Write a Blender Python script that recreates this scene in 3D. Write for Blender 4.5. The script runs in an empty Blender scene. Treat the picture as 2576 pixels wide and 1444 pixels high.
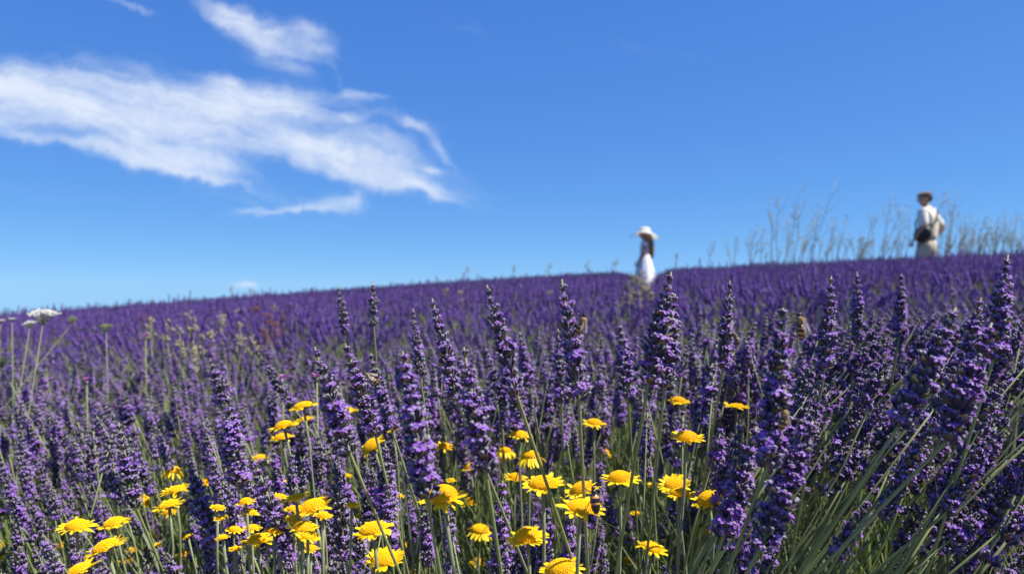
import bpy, math, random
import numpy as np
from mathutils import Vector, Matrix, Euler

random.seed(7)
rng = np.random.default_rng(7)
scene = bpy.context.scene
COL = scene.collection
R = math.radians

# ------------------------------------------------------------------ camera, sky, sun, exposure
FPX = 1860.0                      # focal length in units of a 2576-wide frame
H = 0.78                          # eye height above the soil
cam_d = bpy.data.cameras.new('camera')
cam_d.sensor_width = 36.0
cam_d.lens = 36.0 * FPX / 2576.0
cam_d.clip_start = 0.02
cam_d.clip_end = 5000
cam_d.dof.use_dof = True
cam_d.dof.focus_distance = 0.60
cam_d.dof.aperture_fstop = 7.8
cam = bpy.data.objects.new('camera', cam_d)
cam.location = (0, 0, H)
cam.rotation_euler = (R(90), 0, 0)
COL.objects.link(cam)
scene.camera = cam

SUN_EL, SUN_AZ = R(56), R(96)     # azimuth from +Y towards +X
world = bpy.data.worlds.new('World')
scene.world = world
world.use_nodes = True
wt = world.node_tree
wt.nodes.clear()


class NT:
    """small helper for wiring nodes"""
    def __init__(s, tree): s.t = tree
    def n(s, typ, **kw):
        nd = s.t.nodes.new(typ)
        for k, v in kw.items(): setattr(nd, k, v)
        return nd
    def put(s, sock, v):
        if hasattr(v, 'is_output') or isinstance(v, bpy.types.NodeSocket): s.t.links.new(v, sock)
        else: sock.default_value = v
    def math(s, op, a, b=None, c=None, clamp=False):
        nd = s.n('ShaderNodeMath', operation=op); nd.use_clamp = clamp
        s.put(nd.inputs[0], a)
        if b is not None: s.put(nd.inputs[1], b)
        if c is not None: s.put(nd.inputs[2], c)
        return nd.outputs[0]
    def vmath(s, op, a, b=None, scale=None):
        nd = s.n('ShaderNodeVectorMath', operation=op)
        s.put(nd.inputs[0], a)
        if b is not None: s.put(nd.inputs[1], b)
        if scale is not None: s.put(nd.inputs['Scale'], scale)
        return nd.outputs['Value' if op in ('DOT_PRODUCT', 'LENGTH') else 'Vector']
    def noise(s, vec, scale, detail=4, rough=0.5, dist=0.0):
        nd = s.n('ShaderNodeTexNoise')
        s.put(nd.inputs['Vector'], vec)
        nd.inputs['Scale'].default_value = scale
        nd.inputs['Detail'].default_value = detail
        nd.inputs['Roughness'].default_value = rough
        nd.inputs['Distortion'].default_value = dist
        return nd
    def mix(s, fac, a, b):
        nd = s.n('ShaderNodeMix', data_type='RGBA')
        s.put(nd.inputs[0], fac); s.put(nd.inputs[6], a); s.put(nd.inputs[7], b)
        return nd.outputs[2]
    def ramp(s, fac, stops):
        nd = s.n('ShaderNodeValToRGB')
        cr = nd.color_ramp
        while len(cr.elements) < len(stops): cr.elements.new(0.5)
        for e, (p, c) in zip(cr.elements, stops):
            e.position = p; e.color = (*c, 1) if len(c) == 3 else c
        s.put(nd.inputs[0], fac)
        return nd.outputs[0]
    def smooth(s, v, lo, hi):
        nd = s.n('ShaderNodeMapRange', interpolation_type='SMOOTHSTEP')
        s.put(nd.inputs[0], v)
        nd.inputs[1].default_value = lo; nd.inputs[2].default_value = hi
        return nd.outputs[0]


w = NT(wt)
sky = w.n('ShaderNodeTexSky', sky_type='NISHITA')
sky.sun_disc = False
sky.sun_elevation = SUN_EL
sky.sun_rotation = SUN_AZ
sky.altitude = 6000
sky.air_density = 1.0
sky.dust_density = 0.0
sky.ozone_density = 3.0
# one tone curve for the whole sky: deeper blue, gentler fall-off towards the horizon
tc = w.n('ShaderNodeTexCoord')
sv = w.n('ShaderNodeSeparateXYZ'); wt.links.new(tc.outputs['Generated'], sv.inputs[0])
cv_ = w.n('ShaderNodeCombineXYZ')
wt.links.new(sv.outputs[0], cv_.inputs[0]); wt.links.new(sv.outputs[1], cv_.inputs[1])
wt.links.new(w.math('MAXIMUM', sv.outputs[2], 0.004), cv_.inputs[2])
wt.links.new(cv_.outputs[0], sky.inputs[0])
sc_ = w.n('ShaderNodeSeparateColor'); wt.links.new(sky.outputs[0], sc_.inputs[0])
cc_ = w.n('ShaderNodeCombineColor')
for i_, (k_, p_) in enumerate(((0.590, 0.70), (1.27, 0.55), (3.29, 0.285))):
    wt.links.new(w.math('MULTIPLY', w.math('POWER', sc_.outputs[i_], p_), k_), cc_.inputs[i_])
# clouds sit at infinity: a density field over the view directions u = x/y, v = z/y of the half sky ahead
sep = w.n('ShaderNodeSeparateXYZ')
wt.links.new(tc.outputs['Generated'], sep.inputs[0])
yy = w.math('MAXIMUM', sep.outputs[1], 0.02)
cmb = w.n('ShaderNodeCombineXYZ')
wt.links.new(w.math('DIVIDE', sep.outputs[0], yy), cmb.inputs[0])
wt.links.new(w.math('DIVIDE', sep.outputs[2], yy), cmb.inputs[1])
P0 = cmb.outputs[0]
wn = w.noise(P0, 7.0, 5, 0.55)
warp = w.vmath('SCALE', w.vmath('SUBTRACT', wn.outputs['Color'], (0.5, 0.5, 0.5)), scale=0.050)
wn2 = w.noise(P0, 24.0, 5, 0.6)
warp2 = w.vmath('SCALE', w.vmath('SUBTRACT', wn2.outputs['Color'], (0.5, 0.5, 0.5)), scale=0.030)
P1 = w.vmath('ADD', w.vmath('ADD', P0, warp), warp2)
CLOUDS = [  # centre x, y, half axes, slope (deg, falling to the right), weight  (frame units)
    (40, 228, 190, 62, 8, 1.0), (250, 245, 210, 58, 12, 1.0), (420, 270, 170, 60, 14, .75), (300, 320, 150, 34, 15, .55), (450, 385, 130, 38, 14, 1.15), (560, 300, 60, 80, 10, .45),
    (650, 252, 115, 40, 10, 1.15), (720, 274, 60, 22, 12, .6), (20, 300, 130, 18, 6, .45), (140, 345, 230, 16, 9, .55), (330, 398, 140, 14, 13, .5),
    (640, 372, 130, 40, 10, .38), (790, 385, 130, 30, 9, .75), (900, 420, 150, 34, 15, .95), (1010, 462, 100, 22, 17, .8), (1080, 490, 50, 9, 18, .4),
    (560, 30, 80, 20, 20, .55), (600, 52, 100, 26, 24, .45), (670, 85, 110, 34, 26, .42), (650, 105, 110, 36, 34, .20), (715, 130, 90, 40, 38, .22), (780, 95, 44, 40, 60, .42), (770, 60, 40, 16, 20, .2), (805, 130, 24, 50, 80, .2),
    (745, 165, 80, 12, 42, .14), (850, 200, 60, 10, 55, .20), (905, 242, 70, 13, 4, .34), (890, 298, 52, 13, -3, .42), (940, 360, 160, 30, 22, .24),
    (1028, 320, 50, 19, 17, .62), (1112, 385, 60, 11, 47, .40), (1082, 436, 22, 12, 10, .6), (850, 508, 62, 20, -6, .58), (900, 488, 22, 18, -40, .4), (700, 526, 180, 8, -2, .34),
    (540, 452, 90, 9, 17, .45), (632, 712, 36, 10, 2, .62), (320, 14, 100, 8, 18, .34), (760, 310, 260, 80, 14, .13), (600, 345, 220, 55, 10, .14), (960, 400, 240, 70, 17, .12), (700, 175, 170, 55, 36, .08), (1150, 480, 160, 26, 16, .10), (640, 500, 240, 24, 4, .10), (425, 345, 55, 13, 3, -.40), (85, 330, 110, 11, 8, -.30), (620, 345, 60, 22, 0, -.20),
]
total = None
for (cx, cy, ax, ay, ang, wt_) in CLOUDS:
    mp = w.n('ShaderNodeMapping', vector_type='TEXTURE')
    wt.links.new(P1, mp.inputs['Vector'])
    mp.inputs['Location'].default_value = ((cx - 1288) / FPX, (722 - cy) / FPX, 0)
    mp.inputs['Rotation'].default_value = (0, 0, R(-ang))
    mp.inputs['Scale'].default_value = (ax / FPX, ay / FPX, 1)
    q = w.vmath('DOT_PRODUCT', mp.outputs[0], mp.outputs[0])
    e = w.math('EXPONENT', w.math('MULTIPLY', q, -1.0))
    total = w.math('MULTIPLY', e, wt_) if total is None else w.math('MULTIPLY_ADD', e, wt_, total)
mp = w.n('ShaderNodeMapping', vector_type='TEXTURE')       # streaky grain along the wind
wt.links.new(P1, mp.inputs['Vector'])
mp.inputs['Rotation'].default_value = (0, 0, R(-16))
mp.inputs['Scale'].default_value = (3.2, 0.46, 1)
fb = w.noise(mp.outputs[0], 10.0, 9, 0.64, 0.30)
body = w.math('SUBTRACT', 1.0, w.math('EXPONENT', w.math('MULTIPLY', w.math('MAXIMUM', total, 0.0), -1.7)))
puff = w.noise(P1, 30.0, 8, 0.66)
grain = w.math('ADD', w.math('MULTIPLY_ADD', fb.outputs['Fac'], 3.1, -1.60), w.math('MULTIPLY_ADD', puff.outputs['Fac'], 0.75, -0.375))
grain = w.math('MULTIPLY', grain, w.math('MULTIPLY_ADD', body, 0.50, 0.36))
dens = w.smooth(w.math('MULTIPLY_ADD', grain, 0.85, body), 0.05, 1.20)
front = w.smooth(sep.outputs[1], 0.02, 0.2)
cover = w.math('MULTIPLY', w.math('MULTIPLY', dens, front), 0.97)
fb2 = w.noise(P1, 11.0, 4, 0.5)
ccol = w.mix(fb2.outputs['Fac'], (4.2, 4.9, 6.1, 1), (5.3, 5.65, 6.2, 1))
bg = w.n('ShaderNodeBackground')
bg.inputs['Strength'].default_value = 0.086
wt.links.new(w.mix(cover, cc_.outputs[0], ccol), bg.inputs['Color'])
wo = w.n('ShaderNodeOutputWorld')
wt.links.new(bg.outputs[0], wo.inputs['Surface'])

S = Vector((math.sin(SUN_AZ) * math.cos(SUN_EL), math.cos(SUN_AZ) * math.cos(SUN_EL), math.sin(SUN_EL)))
sun_d = bpy.data.lights.new('sun', 'SUN')
sun_d.energy = 5.0
sun_d.angle = R(0.53)
sun_d.color = (1.0, 0.95, 0.87)
sun = bpy.data.objects.new('sun', sun_d)
sun.rotation_euler = S.to_track_quat('Z', 'Y').to_euler()
sun.location = S * 50
COL.objects.link(sun)

vs = scene.view_settings
vs.view_transform = 'Standard'
vs.look = 'None'
vs.exposure = 0.92
vs.gamma = 1.0
vs.use_curve_mapping = False
scene.cycles.use_denoising = True
scene.cycles.max_bounces = 6
scene.cycles.transparent_max_bounces = 6


def at(X, Y, d):
    """world point at depth d that lies in the direction of frame position X, Y"""
    return Vector(((X - 1288) / FPX * d, d, H + (722 - Y) / FPX * d))


# ------------------------------------------------------------------ helpers
class MB:
    """collects vertices, faces, material indices and a per-vertex value 't'"""
    def __init__(s): s.v = []; s.f = []; s.m = []; s.t = []
    def add(s, v, f, m=0, t=None):
        o = len(s.v)
        s.v.extend([tuple(p) for p in v])
        s.f.extend([tuple(i + o for i in q) for q in f])
        s.m.extend([m] * len(f))
        s.t.extend(list(t) if t is not None else [0.0] * len(v))
    def tube(s, pts, rad, n=6, m=0, t=None, cap=True):
        pts = [Vector(p) for p in pts]
        vv, tt = [], []
        for i, p in enumerate(pts):
            d = (pts[min(i + 1, len(pts) - 1)] - pts[max(i - 1, 0)]).normalized()
            a = d.cross(Vector((0.31, 0.95, 0.11)))
            if a.length < 1e-3: a = d.cross(Vector((1, 0, 0)))
            a.normalize(); b = d.cross(a)
            r = rad[i] if hasattr(rad, '__len__') else rad
            for k in range(n):
                an = 2 * math.pi * k / n
                vv.append(p + (a * math.cos(an) + b * math.sin(an)) * r)
                tt.append(t[i] if t is not None else i / max(1, len(pts) - 1))
        ff = []
        for i in range(len(pts) - 1):
            for k in range(n):
                ff.append((i * n + k, i * n + (k + 1) % n, (i + 1) * n + (k + 1) % n, (i + 1) * n + k))
        if cap:
            ff.append(tuple(range(n - 1, -1, -1)))
            ff.append(tuple((len(pts) - 1) * n + k for k in range(n)))
        s.add(vv, ff, m, tt)
    def ball(s, c, r, m=0, seg=8, rings=5, mat=None, t=0.0):
        c = Vector(c)
        r = Vector(r) if hasattr(r, '__len__') else Vector((r, r, r))
        vv = [Vector((0, 0, -r.z))]
        for i in range(1, rings):
            th = math.pi * i / rings
            for k in range(seg):
                an = 2 * math.pi * k / seg
                vv.append(Vector((r.x * math.sin(th) * math.cos(an), r.y * math.sin(th) * math.sin(an), -r.z * math.cos(th))))
        vv.append(Vector((0, 0, r.z)))
        if mat is not None: vv = [mat @ p for p in vv]
        vv = [p + c for p in vv]
        ff = [(0, 1 + (k + 1) % seg, 1 + k) for k in range(seg)]
        for i in range(rings - 2):
            a = 1 + i * seg
            for k in range(seg):
                ff.append((a + k, a + (k + 1) % seg, a + seg + (k + 1) % seg, a + seg + k))
        a = 1 + (rings - 2) * seg
        ff += [(a + k, a + (k + 1) % seg, len(vv) - 1) for k in range(seg)]
        s.add(vv, ff, m, [t] * len(vv))
    def merge(s, other, mat, m=None):
        o = len(s.v)
        s.v.extend([tuple(mat @ Vector(p)) for p in other.v])
        s.f.extend([tuple(i + o for i in q) for q in other.f])
        s.m.extend(other.m if m is None else [m] * len(other.f))
        s.t.extend(other.t)
    def mesh(s, name, mats, smooth=True):
        me = bpy.data.meshes.new(name)
        me.from_pydata(s.v, [], s.f)
        for mt in mats: me.materials.append(mt)
        me.polygons.foreach_set('material_index', s.m)
        if smooth: me.polygons.foreach_set('use_smooth', [True] * len(s.f))
        at_ = me.attributes.new('t', 'FLOAT', 'POINT')
        at_.data.foreach_set('value', s.t)
        me.update()
        return me


def link(name, mesh, parent=None, mat=None):
    o = bpy.data.objects.new(name, mesh)
    COL.objects.link(o)
    if parent is not None: o.parent = parent
    if mat is not None: o.matrix_basis = mat
    return o


def tag(o, label=None, cat=None, group=None, kind=None):
    if label: o['label'] = label
    if cat: o['category'] = cat
    if group: o['group'] = group
    if kind: o['kind'] = kind
    return o


def empty(name, loc, rot=None):
    o = bpy.data.objects.new(name, None)
    o.empty_display_size = 0.01
    o.location = loc
    if rot is not None: o.rotation_euler = rot
    COL.objects.link(o)
    return o


def frame(z, origin=(0, 0, 0), spin=0.0, scale=1.0):
    q = Vector(z).normalized().to_track_quat('Z', 'Y')
    return Matrix.Translation(Vector(origin)) @ q.to_matrix().to_4x4() @ Matrix.Rotation(spin, 4, 'Z') @ Matrix.Scale(scale, 4)


# ------------------------------------------------------------------ materials
def material(name):
    m = bpy.data.materials.new(name)
    m.use_nodes = True
    m.node_tree.nodes.clear()
    return m, NT(m.node_tree)


def finish(m, n, col, rough=0.6, trans=0.0, tcol=None, spec=0.3, bump=None, sheen=0.0, metal=0.0):
    p = n.n('ShaderNodeBsdfPrincipled')
    n.put(p.inputs['Base Color'], col)
    p.inputs['Roughness'].default_value = rough
    p.inputs['Specular IOR Level'].default_value = spec
    p.inputs['Metallic'].default_value = metal
    if sheen:
        p.inputs['Sheen Weight'].default_value = sheen
        p.inputs['Sheen Roughness'].default_value = 0.4
    if bump is not None:
        b = n.n('ShaderNodeBump')
        b.inputs['Strength'].default_value = bump[1]
        b.inputs['Distance'].default_value = bump[2]
        n.put(b.inputs['Height'], bump[0])
        n.t.links.new(b.outputs[0], p.inputs['Normal'])
    out = n.n('ShaderNodeOutputMaterial')
    if trans > 0:
        tr = n.n('ShaderNodeBsdfTranslucent')
        n.put(tr.inputs['Color'], tcol if tcol is not None else col)
        mx = n.n('ShaderNodeMixShader')
        mx.inputs[0].default_value = trans
        n.t.links.new(p.outputs[0], mx.inputs[1]); n.t.links.new(tr.outputs[0], mx.inputs[2])
        n.t.links.new(mx.outputs[0], out.inputs[0])
    else:
        n.t.links.new(p.outputs[0], out.inputs[0])
    return m


def varied(n, cols, t=None, noise_scale=None):
    """colour chosen by the object's own random value and a little noise"""
    oi = n.n('ShaderNodeObjectInfo')
    v = oi.outputs['Random']
    if noise_scale:
        tcn = n.n('ShaderNodeTexCoord')
        nz = n.noise(tcn.outputs['Object'], noise_scale, 2)
        v = n.math('ADD', n.math('MULTIPLY', v, 0.6), n.math('MULTIPLY_ADD', nz.outputs['Fac'], 1.1, -0.35), clamp=True)
    return n.ramp(v, [(i / (len(cols) - 1), c) for i, c in enumerate(cols)])


def attr(n, name='t'):
    a = n.n('ShaderNodeAttribute'); a.attribute_name = name
    return a.outputs['Fac']


M = {}
m, n = material('lavender_petal')
c = varied(n, [(.20, .082, .44), (.31, .15, .61), (.32, .122, .50), (.42, .245, .69), (.46, .34, .61)], noise_scale=160)
M['floret'] = finish(m, n, c, .55, .42, spec=.2)
m, n = material('lavender_calyx')
base = varied(n, [(.030, .021, .052), (.052, .032, .085), (.045, .040, .052)], noise_scale=200)
c = n.mix(n.smooth(attr(n), 0.80, 1.0), base, (.22, .20, .25, 1))  # pale hairy tips, with the glints of sunlit tips put into the colour
M['calyx'] = finish(m, n, c, .6, .1, spec=.35, sheen=.4)
m, n = material('lavender_stem')
c = varied(n, [(.15, .19, .055), (.20, .23, .085), (.18, .20, .10)], noise_scale=60)
M['stem'] = finish(m, n, c, .6, 0, spec=.3)
m, n = material('lavender_far')
c = varied(n, [(.064, .045, .158), (.092, .066, .212), (.090, .070, .165), (.115, .090, .23)], noise_scale=120)
M['far'] = finish(m, n, c, .65, .35, spec=.15)
m, n = material('lavender_mid')
c = varied(n, [(.13, .065, .33), (.20, .11, .45), (.19, .09, .37), (.27, .17, .51)], noise_scale=140)
M['mid'] = finish(m, n, c, .6, .4, spec=.2)
m, n = material('bract')
c = varied(n, [(.13, .10, .06), (.10, .10, .06)])
M['bract'] = finish(m, n, c, .7, .2)
m, n = material('leaf_blade')
c = varied(n, [(.07, .125, .02), (.14, .20, .04), (.18, .23, .07), (.30, .29, .15)], noise_scale=25)
M['blade'] = finish(m, n, c, .5, .35, spec=.4)
m, n = material('leaf_grey')
c = varied(n, [(.12, .16, .08), (.19, .22, .13), (.25, .27, .18)], noise_scale=25)
M['greyleaf'] = finish(m, n, c, .6, .3, spec=.3)
m, n = material('soil')
tcn = n.n('ShaderNodeTexCoord')
n1 = n.noise(tcn.outputs['Object'], 0.9, 6, .6); n2 = n.noise(tcn.outputs['Object'], 38, 5, .7)
c = n.mix(n.math('MULTIPLY', n1.outputs['Fac'], .6), (.16, .125, .075, 1), (.085, .095, .04, 1))
c = n.mix(n2.outputs['Fac'], c, (.27, .22, .15, 1))
M['soil'] = finish(m, n, c, .9, bump=(n2.outputs['Fac'], .8, .03))
m, n = material('yellow_petal')
c = n.mix(attr(n), (.94, .61, .006, 1), (.96, .71, .012, 1))
M['petal'] = finish(m, n, c, .5, .35, spec=.25)
m, n = material('yellow_disc')
c = n.mix(attr(n), (.90, .40, .003, 1), (.96, .65, .008, 1))  # yellow florets; the dome's orange shading is put into the low-t colour
M['disc'] = finish(m, n, c, .6, .12, spec=.2)
m, n = material('hairy_stem')
tcn = n.n('ShaderNodeTexCoord'); nz = n.noise(tcn.outputs['Object'], 90, 3)
c = n.mix(nz.outputs['Fac'], (.12, .15, .055, 1), (.25, .27, .15, 1))
M['ystem'] = finish(m, n, c, .7, .0, sheen=.3)
m, n = material('dry_stalk')
c = varied(n, [(.44, .37, .21), (.36, .34, .20), (.52, .43, .26)], noise_scale=10)
M['dry'] = finish(m, n, c, .75, .1)
m, n = material('seed_head')
c = varied(n, [(.42, .34, .22), (.34, .32, .18), (.50, .42, .30)], noise_scale=60)
M['seed'] = finish(m, n, c, .8, .25)
m, n = material('rust_seed')
c = varied(n, [(.23, .085, .03), (.30, .12, .05), (.19, .08, .05)], noise_scale=60)
M['rust'] = finish(m, n, c, .8, .25)
m, n = material('umbel_white')
M['white'] = finish(m, n, (.86, .85, .78, 1), .6, .5)
m, n = material('umbel_green')
M['ugreen'] = finish(m, n, (.30, .36, .14, 1), .6, .25)
m, n = material('pink_petal')
M['pink'] = finish(m, n, (.50, .16, .42, 1), .5, .3)


def plain(name, col, rough=.6, spec=.3, sheen=0, nscale=None, col2=None, trans=0):
    m, n = material(name)
    c = (*col, 1)
    if nscale:
        tcn = n.n('ShaderNodeTexCoord'); nz = n.noise(tcn.outputs['Object'], nscale, 4, .6)
        c = n.mix(nz.outputs['Fac'], (*col, 1), (*(col2 or [k * .7 for k in col]), 1))
    return finish(m, n, c, rough, trans, spec=spec, sheen=sheen)


M['bee_fur'] = plain('bee_fur', (.36, .25, .10), .9, .1, .6, 900, (.16, .10, .04))
m, n = material('bee_abdomen')
c = n.mix(n.math('GREATER_THAN', n.math('SINE', n.math('MULTIPLY', attr(n), 26.0)), 0.35), (.03, .018, .01, 1), (.36, .21, .07, 1))
M['bee_body'] = finish(m, n, c, .35, spec=.5)
M['black'] = plain('insect_black', (.012, .011, .012), .3, .5)
M['wing'] = plain('insect_wing', (.35, .31, .27), .3, .5, trans=.5)
m, n = material('beetle_bands')
tt = attr(n)
b1 = n.math('MULTIPLY', n.math('GREATER_THAN', tt, .74), n.math('LESS_THAN', tt, .86))
b2 = n.math('MULTIPLY', n.math('GREATER_THAN', tt, .44), n.math('LESS_THAN', tt, .52))
c = n.mix(n.math('MAXIMUM', b1, b2), (.012, .011, .012, 1), (.55, .22, .05, 1))
M['beetle'] = finish(m, n, c, .3, spec=.5)
M['skin'] = plain('skin', (.40, .23, .155), .55, .3, nscale=30, col2=(.35, .19, .13))
M['shirt'] = plain('linen_shirt', (.80, .76, .66), .85, .1, .3, 26, (.70, .66, .56))
M['vest'] = plain('beige_waistcoat', (.66, .59, .45), .85, .1, .3, 22, (.56, .50, .38))
M['trouser'] = plain('khaki_cloth', (.60, .52, .38), .85, .1, .2, 18, (.50, .43, .31))
M['cap'] = plain('brown_cap', (.20, .14, .08), .9, .1, .4, 60, (.12, .08, .05))
M['bag'] = plain('black_bag', (.018, .018, .02), .5, .4)
M['shoe'] = plain('brown_shoe', (.08, .05, .03), .5, .4)
M['dress'] = plain('white_dress', (.78, .77, .83), .8, .1, .2, 14, (.68, .67, .75), trans=.1)
M['hat'] = plain('white_hat', (.88, .87, .83), .8, .1, .1, 80, (.84, .82, .77), .5)
M['hair'] = plain('brown_hair', (.13, .08, .045), .5, .4, 0, 40, (.20, .125, .07))
M['hairdark'] = plain('dark_hair', (.03, .022, .016), .55, .4)
M['eye'] = plain('eye', (.02, .015, .012), .3, .5)
M['lip'] = plain('lip', (.36, .14, .11), .5, .3)


# ------------------------------------------------------------------ terrain
CC = 0.17 / 18.0 ** 2
CK = 0.0125 + 2 * CC * 18.0


def canopy(x, y):
    """height of the top of the lavender above the eye plane origin (z = 0 at the soil under the eye)"""
    x = np.asarray(x, float); y = np.asarray(y, float)
    yc = np.clip(y, -5, 34)
    g = CK * yc - CC * yc ** 2 + np.where(y > 34, (CK - 2 * CC * 34) * (y - 34), 0) + np.where(y < -5, 0.02 * (y + 5), 0)
    xq = np.clip(x, -22, 22)
    return H - 0.17 + 0.0605 * x - 0.0013 * xq ** 2 - np.where(np.abs(x) > 22, 0.03 * (np.abs(x) - 22), 0) + g


PLANT_H = 0.60


def soil_z(x, y):
    return canopy(x, y) - PLANT_H


radii = np.concatenate([np.linspace(0, 30, 61), np.geomspace(32, 1600, 34)])
na = 96
gv = [(0, 0, float(soil_z(0, 0)))]
for r_ in radii[1:]:
    for k in range(na):
        a = 2 * math.pi * k / na
        x, y = r_ * math.cos(a), r_ * math.sin(a)
        bump = 0.03 * math.sin(x * 3.1 + 1) * math.sin(y * 2.7) if r_ < 40 else 0
        gv.append((x, y, float(soil_z(x, y)) + bump))
gf = [(0, 1 + k, 1 + (k + 1) % na) for k in range(na)]
for i in range(len(radii) - 2):
    a = 1 + i * na
    for k in range(na):
        gf.append((a + k, a + na + k, a + na + (k + 1) % na, a + (k + 1) % na))
g = MB(); g.add(gv, gf)
tag(link('ground', g.mesh('ground', [M['soil']])), kind='structure')

# ------------------------------------------------------------------ lavender pieces
def calyx_mb():
    b = MB(); n_ = 6
    prof = [(0, .0004), (.0016, .00082), (.0045, .00108), (.0066, .00090)]
    vv, tt = [], []
    for z, r_ in prof:
        for k in range(n_):
            a = 2 * math.pi * k / n_
            rr = r_ * (1 + (.22 if k % 2 else -.05) * (z > .006))
            vv.append((rr * math.cos(a), rr * math.sin(a), z + (.0006 if (k % 2 and z > .006) else 0)))
            tt.append(z / .0066)
    ff = []
    for i in range(len(prof) - 1):
        for k in range(n_):
            ff.append((i * n_ + k, i * n_ + (k + 1) % n_, (i + 1) * n_ + (k + 1) % n_, (i + 1) * n_ + k))
    ff.append(tuple(3 * n_ + k for k in range(n_)))
    b.add(vv, ff, 0, tt)
    return b


CALYX = calyx_mb()


def floret_mb(seed, scale=1.0):
    """two-lipped corolla: short throat with two larger upper lobes and three lower ones"""
    rr = random.Random(seed)
    b = MB()
    b.tube([(0, 0, 0), (0, 0, .003), (0, 0, .0052)], [.0006, .0009, .0015], 5, 0, cap=False)
    for k, (ang, ln, wd, droop) in enumerate([(62, .0042, .0032, .15), (118, .0042, .0032, .15), (205, .0034, .0025, .7), (270, .0037, .0026, .9), (335, .0034, .0025, .7)]):
        a = R(ang + rr.uniform(-9, 9)); ln *= rr.uniform(.85, 1.15)
        u = Vector((math.cos(a), math.sin(a), 0)); v = Vector((-math.sin(a), math.cos(a), 0)); z = Vector((0, 0, 1))
        up = rr.uniform(.25, .75) if k < 2 else rr.uniform(-.25, .3)
        o = u * .0011 + z * .005
        p1 = o + u * ln * .5 + z * ln * .5 * up
        p2 = o + u * ln * .92 + z * ln * (up * .75 - droop * .35)
        vv = [o - v * wd * .3, o + v * wd * .3, p1 + v * wd * .55 + z * .0004, p1 - v * wd * .55 + z * .0004, p2 + v * wd * .34, p2 - v * wd * .34, p1 - z * .0003]
        b.add(vv, [(0, 1, 6), (1, 2, 6), (2, 4, 6), (4, 5, 6), (5, 3, 6), (3, 0, 6)], 0, [0] * 7)
    return b if scale == 1 else b


FLORETS = [floret_mb(i) for i in range(5)]
FLORET_ME = [f.mesh('floret', [M['floret']]) for f in FLORETS]


def make_whorl(seed, rad, count, size, tilt):
    """ring of calyces; returns builder and the mouth frames"""
    rr = random.Random(seed)
    b = MB(); mouths = []
    for k in range(count):
        a = 2 * math.pi * (k + rr.uniform(-.3, .3)) / count
        tl = R(tilt + rr.uniform(-14, 14))
        d = Vector((math.cos(a) * math.sin(tl), math.sin(a) * math.sin(tl), math.cos(tl)))
        s_ = size * rr.uniform(.85, 1.15)
        o = Vector((math.cos(a), math.sin(a), 0)) * rad * rr.uniform(.35, .8) + Vector((0, 0, rr.uniform(-.0025, .0025)))
        mt = frame(d, o, rr.uniform(0, 6), s_)
        b.merge(CALYX, mt)
        mouths.append(mt @ Matrix.Translation((0, 0, .0030)))
    for k in range(2):                                    # small brown bracts under the ring
        a = rr.uniform(0, 6.28)
        u = Vector((math.cos(a), math.sin(a), 0)); v = Vector((-math.sin(a), math.cos(a), 0)); o = u * .001
        b.add([o - v * .0018, o + v * .0018, o + u * .005 * size + v * .0022 + Vector((0, 0, .002)), o + u * .005 * size - v * .0022 + Vector((0, 0, .002)), o + u * .0078 * size + Vector((0, 0, .0048))],
              [(0, 1, 2, 3), (3, 2, 4)], 1)
    return b, mouths


WHORLS = []
for i in range(14):
    sz = ['bottom', 'mid', 'mid', 'mid', 'top'][i % 5]
    if sz == 'bottom': WHORLS.append((sz, *make_whorl(i, .0040, 11, 1.02, 42)))
    elif sz == 'mid': WHORLS.append((sz, *make_whorl(i, .0036, 10, 1.02, 31)))
    else: WHORLS.append((sz, *make_whorl(i, .0022, 8, .95, 18)))
WHORL_ME = [b.mesh('whorl', [M['calyx'], M['bract']]) for (_, b, _m) in WHORLS]


def spike_layout(L, seed, bloom=.45, gap=False):
    """list of (whorl index, height, spin, scale) and floret frames along a spike of length L"""
    rr = random.Random(seed)
    out, fl = [], []
    nw = max(5, int(round(L / .0070)))
    for i in range(nw):
        f = i / (nw - 1)
        z = f * (L - .010) + rr.uniform(-.0008, .0008)
        if gap and i == 0: z -= .014
        kind = 'bottom' if f < .12 else ('top' if f > .86 else 'mid')
        wi = rr.choice([k for k, wv in enumerate(WHORLS) if wv[0] == kind])
        sc = (.84 + .2 * math.sin(math.pi * min(1, f * 1.1 + .1))) * (1 - .36 * max(0, f - .45) / .55) * rr.uniform(.92, 1.08)
        spin = rr.uniform(0, 6.28)
        wm = Matrix.Translation((0, 0, z)) @ Matrix.Rotation(spin, 4, 'Z') @ Matrix.Scale(sc, 4)
        out.append((wi, wm))
        bl = bloom * 1.0 * rr.uniform(.1, 1.9)
        for mt in WHORLS[wi][2]:
            if rr.random() < bl:
                fl.append((rr.randrange(5), wm @ mt @ Matrix.Rotation(rr.uniform(0, 6.28), 4, 'Z') @ Matrix.Scale(rr.uniform(.48, .76), 4)))
    return out, fl


def stem_mb(L, r=.00100, bend=0.02, seed=0, n_=4):
    rr = random.Random(seed); b = MB()
    a = rr.uniform(0, 6.28)
    pts = [(bend * math.sin(math.pi * f) * math.cos(a), bend * math.sin(math.pi * f) * math.sin(a), L * f) for f in (0, .25, .5, .75, 1)]
    b.tube(pts, [r * 1.15, r * 1.1, r, r, r * .9], n_, 0)
    return b


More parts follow.
